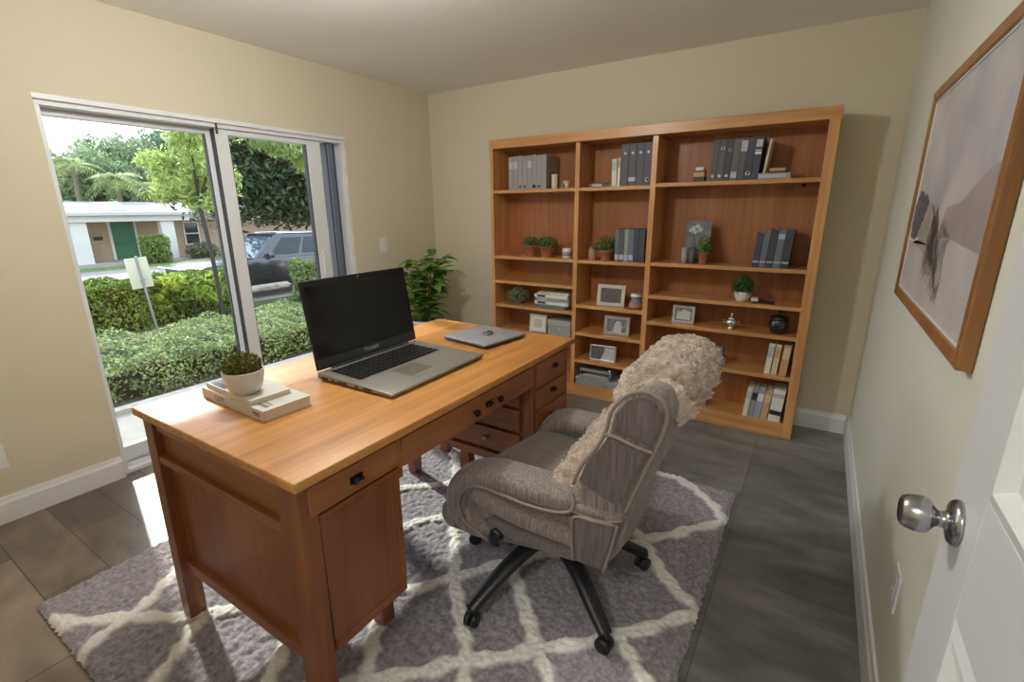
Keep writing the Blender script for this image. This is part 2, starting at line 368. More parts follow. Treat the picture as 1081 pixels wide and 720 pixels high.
# framed picture on the right wall
def artmat():
    m = bpy.data.materials.new('misty_dune_print'); m.use_nodes = True; n = m.node_tree; b = n.nodes['Principled BSDF']; L = n.links
    b.inputs['Roughness'].default_value = .35
    t = n.nodes.new('ShaderNodeTexCoord'); s_ = n.nodes.new('ShaderNodeSeparateXYZ'); L.new(t.outputs['Object'], s_.inputs[0])
    q = n.nodes.new('ShaderNodeTexNoise'); q.inputs['Scale'].default_value = 3.2; q.inputs['Detail'].default_value = 5; L.new(t.outputs['Object'], q.inputs['Vector'])
    cr = n.nodes.new('ShaderNodeValToRGB'); e = cr.color_ramp.elements; e[0].position = .35; e[0].color = C(168, 168, 178); e[1].position = .7; e[1].color = C(214, 210, 210)
    L.new(q.outputs[0], cr.inputs[0]); L.new(cr.outputs[0], b.inputs['Base Color'])
    return m
pf = thing('framed_picture', 'large framed misty dune print in a thin oak frame on the right wall', 'framed picture', (XR, 1.86, 1.43))
PY0, PY1, PZ0, PZ1 = 1.29, 2.40, 1.068, 1.79
okm = wood('oak_frame', C(128, 82, 40), C(168, 116, 64), 'Z', .35)
okh = wood('oak_frame_h', C(128, 82, 40), C(168, 116, 64), 'Y', .35)
t_ = .034; xa, xb = .272, XR-.001
q = MB(); q.box(xa, xb, PY0, PY0+t_, PZ0, PZ1); q.box(xa, xb, PY1-t_, PY1, PZ0, PZ1); q.box(xa, xb, PY0+t_, PY1-t_, PZ0, PZ0+t_); q.box(xa, xb, PY0+t_, PY1-t_, PZ1-t_, PZ1)
q.build('picture_frame', okm, pf, .003)
q = MB(); q.box(.282, .296, PY0+t_, PY1-t_, PZ0+t_, PZ1-t_); q.build('print', artmat(), pf)
for a_, b_, c_, d_ in ((PY0+t_, PY0+t_+.006, PZ0+t_, PZ1-t_), (PY1-t_-.006, PY1-t_, PZ0+t_, PZ1-t_), (PY0+t_, PY1-t_, PZ0+t_, PZ0+t_+.006), (PY0+t_, PY1-t_, PZ1-t_-.006, PZ1-t_)):
    q = MB(); q.box(.279, .282, a_, b_, c_, d_); q.build('white_liner', trimm, pf)
def patch(pts, m, nm, dx=.0006, x=.282):
    q = MB(); n = len(pts); q.add([(x-dx, y, z) for y, z in pts], [tuple(range(n))]); return q.build(nm, m, pf)
Y = lambda u: PY1-t_-(PY1-PY0-2*t_)*u; Z = lambda v: PZ0+t_+(PZ1-PZ0-2*t_)*v
P = lambda L_: [(Y(u), Z(v)) for u, v in L_]
patch(P([(0, 0), (1, 0), (1, .30), (.62, .33), (.42, .32), (.3, .28), (.12, .30), (0, .27)]), mat('print_sand', C(202, 196, 194), .4, var=(6, C(186, 180, 180))), 'print_sand')
patch(P([(1, .30), (1, .60), (.86, .56), (.70, .47), (.55, .45), (.5, .32), (.62, .33)]), mat('print_haze', C(158, 148, 148), .4, var=(5, C(176, 168, 168))), 'print_haze', .0008)
def scraggly(c, r, n, k=.35):
    return [(c[0]+r[0]*math.cos(2*math.pi*i/n)*(1+k*(noise.noise((i*.9, c[0]*9, 1)))), c[1]+r[1]*math.sin(2*math.pi*i/n)*(1+k*(noise.noise((i*.9, c[1]*7, 4))))) for i in range(n)]
dk = mat('print_dark_trees', C(72, 74, 86), .4, var=(30, C(110, 112, 124)))
patch(P(scraggly((.09, .40), (.10, .13), 40)), dk, 'print_trees', .001)
patch(P(scraggly((.19, .44), (.07, .07), 30)), dk, 'print_trees', .0011)
patch(P([(.02, .28), (.1, .26), (.19, .28), (.22, .38), (.26, .46), (.33, .47), (.40, .40), (.48, .28), (.56, .16), (.40, .22), (.30, .24)]), mat('print_dune', C(172, 166, 160), .4, var=(12, C(150, 144, 138))), 'print_dune', .0014)
q = MB(); rr = random.Random(3)
for i in range(220):
    u = .36+rr.random()*.3; v = .10+.30*rr.random()-.25*(u-.45); a = rr.uniform(-1, 1); l_ = rr.uniform(.03, .10)
    if i < 40: u = .44+rr.gauss(0, .02); v = .30+rr.gauss(0, .05)
    y_, z_ = Y(u), Z(v); dy, dz = l_*math.sin(a), l_*math.cos(a)
    q.add([(.2801, y_, z_), (.2801, y_+.0035, z_), (.2801, y_+dy, z_+dz)], [(0, 1, 2)])
q.build('print_grasses', mat('print_ink', C(58, 54, 54), .4), pf)
patch(P([(.36, .30), (.40, .40), (.43, .44), (.47, .38), (.53, .27), (.60, .14), (.62, .10), (.50, .20), (.42, .24)]), mat('print_rocks', C(84, 78, 78), .4, var=(50, C(140, 132, 128))), 'print_rocks', .0016)
patch(P([(.0, .29), (.0, .275), (.10, .265), (.20, .285), (.22, .30), (.12, .278)]), mat('print_white', C(226, 224, 222), .4), 'print_white', .0017)

# ------------------------------------------------------------------ rug
def make_rug():
    x0, x1, y0, y1 = -2.26, -.19, .27, 2.39
    st = .0062; nx = int((x1-x0)/st); ny = int((y1-y0)/st)
    X, Yg = np.meshgrid(np.linspace(x0, x1, nx), np.linspace(y0, y1, ny), indexing='ij')
    lines = [
     [(-1.83, .27), (-1.87, .342), (-1.90, .465), (-1.974, .59), (-2.05, .72), (-2.13, .86), (-2.245, 1.0)],
     [(-2.12, .275), (-2.03, .30), (-1.90, .423), (-1.744, .52), (-1.64, .60), (-1.50, .76), (-1.45, .90), (-1.42, 1.15), (-1.412, 1.32)],
     [(-1.66, .60), (-1.645, .53), (-1.579, .442), (-1.533, .357), (-1.47, .27)],
     [(-2.22, 1.32), (-2.0, 1.2), (-1.75, 1.05), (-1.45, .92)],
     [(-1.45, .92), (-1.25, .98), (-1.112, 1.062), (-1.005, 1.22), (-.893, 1.363), (-.75, 1.53), (-.60, 1.66), (-.542, 1.701), (-.402, 1.859), (-.30, 1.98), (-.208, 2.09)],
     [(-1.76, 2.05), (-1.669, 1.96), (-1.53, 1.82), (-1.424, 1.706), (-1.32, 1.55), (-1.22, 1.42), (-1.137, 1.319), (-1.02, 1.169), (-.93, 1.095), (-.801, .963), (-.733, .856), (-.62, .72), (-.45, .5), (-.33, .27)],
     [(-1.72, 1.44), (-1.627, 1.54), (-1.453, 1.71), (-1.25, 1.95), (-1.1, 2.15), (-1.0, 2.37)],
     [(-1.95, 1.2), (-1.80, 1.30), (-1.62, 1.2), (-1.5, 1.22), (-1.412, 1.32), (-1.321, 1.442), (-1.2, 1.62), (-1.05, 1.78), (-.85, 2.0), (-.6, 2.36)],
     [(-.90, 1.39), (-.805, 1.28), (-.687, 1.171), (-.609, 1.099), (-.56, 1.049), (-.511, .995), (-.40, .86), (-.2, .62)],
     [(-1.23, .50), (-1.08, .62), (-.981, .709), (-.9, .795), (-.752, .937), (-.583, 1.09), (-.445, 1.218), (-.333, 1.336), (-.2, 1.493)],
     [(-.44, 1.222), (-.385, 1.268), (-.311, 1.189), (-.25, 1.13), (-.2, 1.02)],
     [(-.204, 2.10), (-.27, 2.21), (-.36, 2.30), (-.46, 2.355), (-.6, 2.365)],
     [(-.55, 1.86), (-.467, 1.761), (-.354, 1.629), (-.235, 1.547), (-.202, 1.52)],
     [(-1.36, .72), (-1.277, .614), (-1.23, .547), (-1.12, .40), (-1.05, .28)],
     [(-1.20, 1.02), (-1.139, .935), (-1.085, .833), (-.988, .715)],
     [(-2.24, 1.7), (-2.05, 1.9), (-1.8, 2.1), (-1.5, 2.36)]]
    D = np.full(X.shape, 9.0)
    wob = np.sin(X*41+Yg*23)*.006+np.sin(Yg*67-X*31)*.005
    for Ln in lines:
        for a, b in zip(Ln[:-1], Ln[1:]):
            ax, ay = a; dx, dy = b[0]-ax, b[1]-ay
            t = np.clip(((X-ax)*dx+(Yg-ay)*dy)/(dx*dx+dy*dy), 0, 1)
            D = np.minimum(D, np.hypot(X-ax-t*dx, Yg-ay-t*dy))
    D = D+wob
    W = 1/(1+np.exp((D-.024)/.0025))
    Z = np.zeros_like(X)
    for i in range(nx):
        for j in range(ny):
            p = Vector((X[i, j], Yg[i, j], 0))
            a = noise.noise(p*38); b = noise.noise(p*95+Vector((5, 5, 0))); c = noise.noise(p*11)
            wv = W[i, j]
            rib = noise.noise(p*60+Vector((9, 0, 0)))
            Z[i, j] = .020+.007*a*(1-wv)+.005*b+.002*c+wv*(.009+.006*rib)
    ex = np.minimum(np.minimum(X-x0, x1-X), np.minimum(Yg-y0, y1-Yg)); Z *= np.clip(ex/.018, .12, 1)**.5
    jx = np.vectorize(lambda a, b: noise.noise(Vector((a*45, b*45, 3))))(X[::1], Yg)*.004
    edge = np.clip(1-ex/.03, 0, 1)
    X2 = X+jx+edge*np.sin(Yg*170+3*np.sin(Yg*31)+2*np.sin(Yg*77))*.0035; Y2 = Yg+jx+edge*np.sin(X*170+3*np.sin(X*33)+2*np.sin(X*71))*.0035
    V = np.stack([X2, Y2, Z], -1).reshape(-1, 3)
    ii, jj = np.meshgrid(np.arange(nx-1), np.arange(ny-1), indexing='ij'); k = (ii*ny+jj).ravel()
    F = np.stack([k, k+ny, k+ny+1, k+1], 1)
    me = bpy.data.meshes.new('area_rug'); me.from_pydata(V.tolist(), [], F.tolist()); me.polygons.foreach_set('use_smooth', [True]*len(F))
    at = me.attributes.new('line', 'FLOAT', 'POINT'); at.data.foreach_set('value', W.ravel())
    m = bpy.data.materials.new('shag_pile'); m.use_nodes = True; n = m.node_tree; b = n.nodes['Principled BSDF']; L = n.links
    A = n.nodes.new('ShaderNodeAttribute'); A.attribute_name = 'line'
    t = n.nodes.new('ShaderNodeTexCoord')
    q = n.nodes.new('ShaderNodeTexNoise'); q.inputs['Scale'].default_value = 70; q.inputs['Detail'].default_value = 4; L.new(t.outputs['Object'], q.inputs['Vector'])
    q3 = n.nodes.new('ShaderNodeTexNoise'); q3.inputs['Scale'].default_value = 260; q3.inputs['Detail'].default_value = 2; L.new(t.outputs['Object'], q3.inputs['Vector'])
    cr = n.nodes.new('ShaderNodeValToRGB'); e = cr.color_ramp.elements; e[0].position = .3; e[0].color = C(124, 118, 122); e[1].position = .72; e[1].color = C(176, 170, 176); L.new(q.outputs[0], cr.inputs[0])
    c2 = n.nodes.new('ShaderNodeValToRGB'); e = c2.color_ramp.elements; e[0].position = .3; e[0].color = C(230, 225, 217); e[1].position = .7; e[1].color = C(248, 245, 240); L.new(q.outputs[0], c2.inputs[0])
    mx = n.nodes.new('ShaderNodeMix'); mx.data_type = 'RGBA'; L.new(A.outputs['Fac'], mx.inputs[0]); L.new(cr.outputs[0], mx.inputs[6]); L.new(c2.outputs[0], mx.inputs[7]); L.new(mx.outputs[2], b.inputs['Base Color'])
    b.inputs['Roughness'].default_value = .95; b.inputs['Specular IOR Level'].default_value = .1; b.inputs['Sheen Weight'].default_value = .25
    bp = n.nodes.new('ShaderNodeBump'); bp.inputs['Strength'].default_value = .8; bp.inputs['Distance'].default_value = .004; L.new(q3.outputs[0], bp.inputs['Height']); L.new(bp.outputs[0], b.inputs['Normal'])
    me.materials.append(m); o = bpy.data.objects.new('area_rug', me); COL.objects.link(o)
    tag(o, 'grey shag area rug with raised white diamond lines under the desk and chair', 'rug')
    origin_to(o, (-1.22, 1.33, 0))
make_rug()

# ------------------------------------------------------------------ desk
hon1, hon2 = C(150, 88, 42), C(196, 126, 66)
red1, red2 = C(110, 60, 33), C(148, 88, 50)
wTop = wood('desk_top_wood', C(164, 106, 50), C(204, 146, 80), 'Y', .40, coat=.12)
wV = wood('desk_wood_vertical', red1, red2, 'Z', .38); wY = wood('desk_wood_long', C(128, 74, 40), C(168, 106, 60), 'Y', .38); wX = wood('desk_wood_cross', C(120, 68, 38), C(160, 98, 56), 'X', .38)
blk = mat('black_iron', C(26, 24, 24), .4, .6)
DX0, DX1, DY0, DY1 = -1.767, -.923, .534, 2.006; DT = .81
dk_ = thing('writing_desk', 'large honey-brown wooden desk with drawers standing on the rug by the window', 'desk', ((DX0+DX1)/2, (DY0+DY1)/2, 0))
q = MB(); q.box(DX0, DX1, DY0, DY1, DT-.026, DT); q.build('desktop', wTop, dk_, .004, 3)
q = MB(); q.box(DX0+.018, DX1-.018, DY0+.018, DY1-.018, DT-.04, DT-.0262); q.build('top_moulding', wY, dk_, .004)
ZB = .262   # pedestal underside
def leg(x0, x1, y0, y1, tx=0, ty=0, dx=0, dy=0):
    q = MB(); zt = DT-.04
    b = [(x0+tx+dx, y0+ty+dy, .024), (x1-tx+dx, y0+ty+dy, .024), (x1-tx+dx, y1-ty+dy, .024), (x0+tx+dx, y1-ty+dy, .024)]
    t = [(x0, y0, zt), (x1, y0, zt), (x1, y1, zt), (x0, y1, zt)]
    q.hexa(b, t); return q.build('leg', wV, dk_, .003)
fx = -.953   # front face plane
leg(-1.035, fx, .552, .607, .004, .002, .0, -.004)                    # near front corner
leg(-1.752, -1.692, .552, .607, .002, .0, .010, -.014)                # near window corner
leg(-1.135, -1.085, .872, .925); leg(-1.735, -1.685, .825, .88)        # inner legs of the near pedestal
leg(-1.015, fx, 1.955, 1.992); leg(-1.752, -1.692, 1.94, 1.992); leg(-1.735, -1.685, 1.66, 1.715); leg(-1.37, -1.32, 1.665, 1.715)
# near pedestal carcass
q = MB(); q.box(-1.70, fx-.012, .588, .868, ZB+.005, DT-.042); q.build('near_pedestal', wV, dk_)
q = MB(); q.box(-1.692, -1.035, .562, .588, .735, .768); q.build('side_rail', wX, dk_, .003)
q = MB(); q.box(-1.692, -1.035, .552, .588, .628, .652); q.build('side_rail', wX, dk_, .003)
q = MB(); q.box(-1.692, -1.035, .560, .588, .213, .250); q.build('side_rail', wX, dk_, .003)
q = MB(); q.box(-1.692, -1.035, .575, .588, .652, .735); q.build('upper_side_panel', wX, dk_)
q = MB(); q.box(-1.692, -1.035, .578, .588, .25, .628); q.build('lower_side_panel', wood('desk_panel', C(118, 64, 36), C(146, 86, 50), 'Z', .4, bead=('X', .022)), dk_)
q = MB(); q.box(fx-.012, fx-.004, .607, .868, ZB+.02, .668); q.build('end_panel', wood('desk_end_panel', C(116, 66, 42), C(142, 84, 54), 'Z', .36, bead=('Y', .024)), dk_)
q = MB(); q.box(fx-.02, fx+.0, .607, .872, ZB-.01, ZB+.02); q.box(fx-.02, fx, .855, .874, ZB+.02, .668); q.box(fx-.02, fx+.001, .607, .88, .660, .676); q.build('end_panel_trim', wV, dk_, .002)
def knob(y, z, p, r=.013, oval=1.0):
    q = MB(); M_ = Matrix.Rotation(R(90), 3, 'Y') @ Matrix.Diagonal((1, oval, 1))
    q.lathe([(.001, -.002), (r*.5, -.002), (r*.5, .006), (r*.95, .009), (r, .014), (r*.8, .019), (r*.3, .021), (.001, .021)], (fx+.004, y, z), 20, M_)
    return q.build('knob', blk, p)
def cup(y, z, p, s=.8):
    q = MB(); q.box(fx+.002, fx+.005, y-.026*s, y+.026*s, z-.011, z+.011)
    M_ = Matrix.Diagonal((1, 1, 1)); V = []; F = []
    nu, nv = 16, 8
    for i in range(nu+1):
        a = math.pi*i/nu
        for j in range(nv+1):
            b_ = math.pi/2*j/nv
            V.append((fx+.005+.017*math.sin(b_)*1.0, y-.022*s*math.cos(a)*math.cos(b_*.55), z-.006+.017*math.sin(a)*math.cos(b_*.8)))
    for i in range(nu):
        for j in range(nv): F.append((i*(nv+1)+j, (i+1)*(nv+1)+j, (i+1)*(nv+1)+j+1, i*(nv+1)+j+1))
    q.add(V, F, True); return q.build('pull', blk, p)
def drawer(y0, y1, z0, z1, hw):
    q = MB(); q.box(fx-.014, fx+.004, y0, y1, z0, z1); o = q.build('drawer', wY, dk_, .003)
    for kind_, y, z in hw: (knob if kind_ == 'k' else cup)(y, z, o)
    return o
drawer(.580, .872, .684, .764, [('c', .722, .722)])
q = MB(); q.box(fx-.02, fx-.001, .574, 2.0, .765, .771); q.box(fx-.02, fx, .874, .889, .64, .766); q.build('drawer_rail', wY, dk_)
drawer(.891, 1.660, .672, .763, [('k', 1.243, .712), ('c', 1.330, .715), ('k', 1.392, .713)])
q = MB(); q.box(fx-.45, fx-.014, .868, 1.66, .68, .768); q.build('kneehole_drawer_box', wX, dk_)
q = MB(); q.box(-1.74, -1.722, .868, 1.68, .42, .768); q.build('back_modesty_panel', wY, dk_)
q = MB(); q.box(fx-.016, fx+.002, 1.662, 1.68, ZB, .766); q.build('pedestal_stile', wV, dk_, .002)
# far pedestal
q = MB(); q.box(-1.70, fx-.014, 1.672, 1.985, ZB, DT-.042); q.build('far_pedestal', wV, dk_)
drawer(1.684, 1.965, .650, .763, [('c', 1.852, .716)])
drawer(1.684, 1.965, .548, .644, [('c', 1.838, .606)])
drawer(1.684, 1.965, .428, .542, [('k', 1.82, .49)])
drawer(1.684, 1.965, .30, .422, [('k', 1.82, .365)])
brs = mat('aged_brass', C(176, 150, 100), .3, .9)
for z0, z1, kx in ((.562, .652, -1.10), (.440, .545, -1.20), (.318, .425, -1.20)):
    q = MB(); q.box(-1.40, -1.02, 1.657, 1.672, z0, z1); o = q.build('side_drawer', wX, dk_, .003)
    k = MB(); k.lathe([(.001, 0), (.005, 0), (.005, .008), (.012, .011), (.013, .016), (.009, .021), (.001, .022)], (kx, 1.657, (z0+z1)/2+.005), 16, Matrix.Rotation(R(90), 3, 'X')); tag(k.build('knob', brs, o), 'small brass knob')
q = MB(); q.box(-1.42, -1.0, 1.650, 1.672, .265, .305); q.build('side_plinth_rail', wX, dk_, .003)

# ------------------------------------------------------------------ bookcase
bx = thing('bookcase', 'wide three-bay wooden bookcase with open shelves against the back wall', 'bookcase', (-1.11, 3.33, 0))
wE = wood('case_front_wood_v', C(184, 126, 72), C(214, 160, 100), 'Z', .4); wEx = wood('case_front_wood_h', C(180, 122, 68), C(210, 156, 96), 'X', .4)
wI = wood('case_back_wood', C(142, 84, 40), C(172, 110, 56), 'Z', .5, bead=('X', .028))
BX0, BX1, FY, BK = -2.229, .006, 3.21, 3.462
q = MB(); q.box(BX0, BX0+.026, FY, BK, 0, 1.90); q.build('side_panel', wE, bx, .002)
q = MB(); q.box(BX1-.026, BX1, FY, BK, 0, 1.90); q.box(BX1-.052, BX1-.026, FY, FY+.022, 0, 1.90); q.build('side_panel', wE, bx, .002)
for x0, x1 in ((-1.510, -1.478), (-.978, -.943)):
    q = MB(); q.box(x0, x1, FY+.001, BK-.012, .03, 1.84); q.build('divider', wE, bx, .002)
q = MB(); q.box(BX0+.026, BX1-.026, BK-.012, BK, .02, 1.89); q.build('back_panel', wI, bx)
q = MB(); q.box(BX0-.004, BX1+.004, FY-.004, BK, 1.845, 1.910); q.build('top_rail', wEx, bx, .003)
q = MB(); q.box(BX0+.026, BX1-.052, FY+.002, FY+.022, 0.0, .092); q.box(BX0+.026, BX1-.026, FY+.022, BK-.012, .06, .092); q.build('plinth', wEx, bx, .003)
BAY = {'L': (-2.203, -1.510), 'M': (-1.478, -.978), 'R': (-.943, -.046)}
SH = {'L': (1.545, 1.046, .850, .655), 'M': (1.545, 1.044, .715, .503, .290), 'R': (1.556, 1.052, .832, .650, .397)}
for k, zs in SH.items():
    x0, x1 = BAY[k]
    if k == 'R': x1 += .020
    for z in zs:
        q = MB(); q.box(x0, x1, FY+.004, BK-.012, z-.024, z); q.build('shelf', wEx, bx, .002)
q = MB(); q.tube([(-.13, 3.40, 1.531), (-.13, 3.40, 1.515)], .012); q.build('shelf_pin', blk, bx)

# ---- things on the shelves
FB = 3.235
def book(name, x, z, w_, h, d, m, lab, cat, grp, tilt=0, deco=None, yf=FB, pages=True, lean_edge='r'):
    """upright volume, spine to the room; origin bottom-front-left"""
    t = thing(name, lab, cat, (x, yf, z), 0, grp, rot=(0, tilt, 0))
    q = MB(); c_ = .0022
    q.box(0, w_, 0, .003, 0, h); q.box(0, c_, .003, d, 0, h); q.box(w_-c_, w_, .003, d, 0, h); q.build('cover', m, t, .001, world=False)
    q = MB(); q.box(c_, w_-c_, .003, d-.004, .003, h-.004); q.build('pages', mat('book_pages', C(222, 212, 190), .8, bump=(300, .2)), t, world=False)
    s_ = []
    for dd in (deco or []):
        k = dd[0]
        if k == 'ring':     # finger hole with metal rim
            _, zc, r, mm = dd; qq = MB(); n = 20
            M_ = Matrix.Rotation(R(90), 3, 'X')
            qq.lathe([(r, 0), (r, .0015), (r*.6, .0018), (r*.6, 0)], (w_/2, -.0002, zc), 20, M_); qq.build('ring', mm, t, world=False)
            qq = MB(); qq.lathe([(.0002, 0), (r*.58, 0), (r*.58, .0006), (.0002, .0006)], (w_/2, -.0002, zc), 16, M_); qq.build('finger_hole', mat('hole_dark', C(20, 20, 20), .8), t, world=False)
        elif k == 'disc':
            _, zc, r, mm = dd; qq = MB(); qq.lathe([(.0002, 0), (r, 0), (r, .0012), (.0002, .0012)], (w_/2, -.0001, zc), 16, Matrix.Rotation(R(90), 3, 'X')); qq.build('round_label', mm, t, world=False)
        elif k == 'band':
            _, z0, z1, mm = dd; qq = MB(); qq.box(.0015, w_-.0015, -.0008, .001, z0, z1); qq.build('spine_label', mm, t, world=False)
    return t
grA = mat('binder_warm_grey', C(150, 146, 146), .55, bump=(200, .1)); grB = mat('binder_dark_grey', C(84, 84, 88), .55, bump=(200, .1)); grC = mat('binder_charcoal', C(62, 64, 70), .5, bump=(200, .1))
grD = mat('binder_blue_grey', C(98, 108, 122), .5); nav = mat('binder_slate_blue', C(58, 66, 80), .45); wht = mat('white_card', C(222, 220, 214), .5); met = mat('nickel_rim', C(220, 220, 220), .25, .9)
dkl = mat('dark_label', C(40, 40, 44), .5); silv = mat('silver_label', C(176, 180, 188), .4)
cream = mat('cream_cover', C(206, 188, 150), .6); tan = mat('tan_cover', C(196, 156, 110), .6); crm2 = mat('ivory_cover', C(216, 208, 190), .6)
OL = ['leftmost', 'second from left', 'third from left', 'fourth from left', 'fifth from left', 'sixth from left', 'seventh from left', 'rightmost']
# top left shelf: eight pale grey binders
x = -2.075
for i in range(8):
    w_ = .0405
    dc = [[('disc', .022, .008, dkl)], [('ring', .022, .013, dkl)], []][(1 if i == 5 else (0 if i in (2, 3, 6) else 2))] + ([('band', .15, .20, silv)] if i in (0, 1, 4) else [])
    book('ring_binder', x, 1.545, w_-.0015, .235+.003*(i % 3), .19, grA, 'pale grey binder, %s of eight in the top left shelf row' % OL[i], 'binder', 'pale grey binders on the top left shelf', 0, dc)
    x += w_
t = thing('vase', 'small cream cylindrical vase beside the pale grey binders', 'vase', (-1.697, FB+.03, 1.545))
MB().lathe([(.001, 0), (.022, 0), (.023, .004), (.023, .095), (.021, .1), (.019, .1), (.019, .02), (.001, .02)]).build('body', mat('cream_ceramic', C(206, 196, 172), .4), t, world=False)
MB().lathe([(.0235, .088), (.025, .09), (.025, .098), (.0235, .1)]).build('rim', mat('cream_ceramic', C(206, 196, 172), .4), t, world=False)
t = thing('candle_holder', 'low beige candle holder at the right end of the top left shelf', 'candle holder', (-1.597, FB+.03, 1.545))
MB().lathe([(.001, 0), (.02, 0), (.016, .02), (.03, .045), (.032, .05), (.001, .05)]).build('bowl', cream, t, world=False)
MB().box(-.038, -.018, -.02, .02, 0, .045).build('block', mat('grey_stone', C(120, 114, 104), .7), t, .003, world=False)

def succulent_leaves(q, c, r, h, n, size, up_=1.0, asp=.35):
    pos = []; nr = []
    for i in range(n):
        a = rng.uniform(0, 2*math.pi); rr_ = r*math.sqrt(rng.uniform(0, 1)); zz_ = h*(rng.uniform(.05, 1))*(1-.45*(rr_/r)**2)
        pos.append((c[0]+rr_*math.cos(a), c[1]+rr_*math.sin(a), c[2]+zz_)); nr.append((math.cos(a)*.7, math.sin(a)*.7, .3))
    leafmesh(q, pos, nr, size, asp, .6, -up_)
terra = mat('terracotta', C(176, 104, 70), .75, bump=(60, .15)); soil = mat('potting_soil', C(48, 34, 26), .95, bump=(150, .6))
lf_herb = leafmat('herb_leaves', C(58, 92, 40), C(120, 150, 84)); lf_grey = leafmat('grey_green_leaves', C(110, 126, 96), C(176, 184, 156)); lf_moss = leafmat('moss_leaves', C(66, 76, 20), C(122, 120, 44), .2)
lf_spike = leafmat('spiky_leaves', C(48, 84, 40), C(96, 134, 74))
def pot_plant(name, lab, loc, r, h, potm, leafm, lh, n, size, prof=None, lr=None, up_=.6, asp=.4, grp=None):
    t = thing(name, lab, 'potted plant', loc, group=grp)
    prof = prof or [(.001, 0), (r*.68, 0), (r*.70, .003), (r*.93, h*.78), (r, h*.78), (r*1.02, h*.98), (r*.99, h), (r*.90, h), (r*.86, h*.85), (.001, h*.85)]
    MB().lathe(prof, n=32).build('pot', potm, t, world=False)
    MB().lathe([(.001, h*.86), (r*.88, h*.86), (r*.8, h*.9), (.001, h*.93)], n=20).build('soil', soil, t, world=False)
    q = MB(); succulent_leaves(q, (0, 0, h*.86), lr or r*1.15, lh, n, size, up_, asp)
    q.build('foliage', leafm, t, world=False)
    q = MB()
    for i in range(9):
        a = i*2.4; q.tube([(0, 0, h*.85), (r*.4*math.cos(a), r*.4*math.sin(a), h*.9+lh*.35), (r*.8*math.cos(a), r*.8*math.sin(a), h*.88+lh*.62)], .0012, 5)
    q.build('stems', mat('green_stem', C(84, 104, 50), .6), t, world=False)
    return t
pot_plant('potted_herb', 'terracotta pot with leafy herb, left one of the pair on the left bay shelf', (-1.915, FB+.065, 1.046), .055, .085, terra, lf_herb, .085, 240, .026, grp='terracotta potted herbs')
pot_plant('potted_herb', 'terracotta pot with fuller herb, right one of the pair in the left bay', (-1.765, FB+.055, 1.046), .062, .085, terra, lf_herb, .09, 330, .026, lr=.085, grp='terracotta potted herbs')
t = thing('candle_jar', 'short white jar candle at the right end of the terracotta pots shelf', 'candle', (-1.590, FB+.04, 1.046))
MB().lathe([(.001, 0), (.034, 0), (.036, .003), (.036, .07), (.034, .073), (.032, .073), (.032, .055), (.001, .055)]).build('jar', mat('white_ceramic', C(210, 206, 200), .35), t, world=False)
q = MB(); q.lathe([(.0365, .02), (.0368, .02), (.0368, .05), (.0365, .05)]); q.build('paper_label', grA, t, world=False)
# left bay lower
pot_plant('air_plant', 'pale grey-green bushy plant in a tiny grey bowl on the lower left shelf', (-2.035, FB+.06, .655), .05, .045, mat('grey_stone', C(120, 114, 104), .7), lf_grey, .11, 420, .026, lr=.092)
def flatbook(loc, w_, d, h, m, lab, grp, rz=0, nm='book', band=None, cat='book'):
    t = thing(nm, lab, cat, loc, rz, grp)
    q = MB(); q.box(-w_/2, w_/2, 0, d, 0, .002); q.box(-w_/2, w_/2, 0, d, h-.002, h); q.box(-w_/2, w_/2, 0, .002, .002, h-.002); q.build('cover', m, t, .0008, world=False)
    q = MB(); q.box(-w_/2+.003, w_/2-.003, .002, d-.004, .002, h-.002); q.build('pages', mat('book_pages', C(222, 212, 190), .8, bump=(300, .2)), t, world=False)
    if band: q = MB(); q.box(-w_/2+band[0], -w_/2+band[1], -.0006, .001, h*.2, h*.8); q.build('spine_label', band[2], t, world=False)
    return t
pos_ = ['bottom', 'second from bottom', 'middle', 'second from top', 'top']; z = .655
for i, (w_, hh, m_, dx, rz) in enumerate([(.235, .030, grD, .0, .02), (.295, .026, wht, .0, -.02), (.285, .027, grA, .005, .03), (.290, .026, wht, -.005, -.01), (.26, .018, crm2, .015, .05)]):
    flatbook((-1.700+dx, FB, z), w_, .18, hh-.001, m_, 'lying book, %s of the stack of five on the lower left shelf' % pos_[i], 'stacked books in the left bay', rz, band=(.03, .10, [grD, dkl, silv, dkl, silv][i])); z += hh
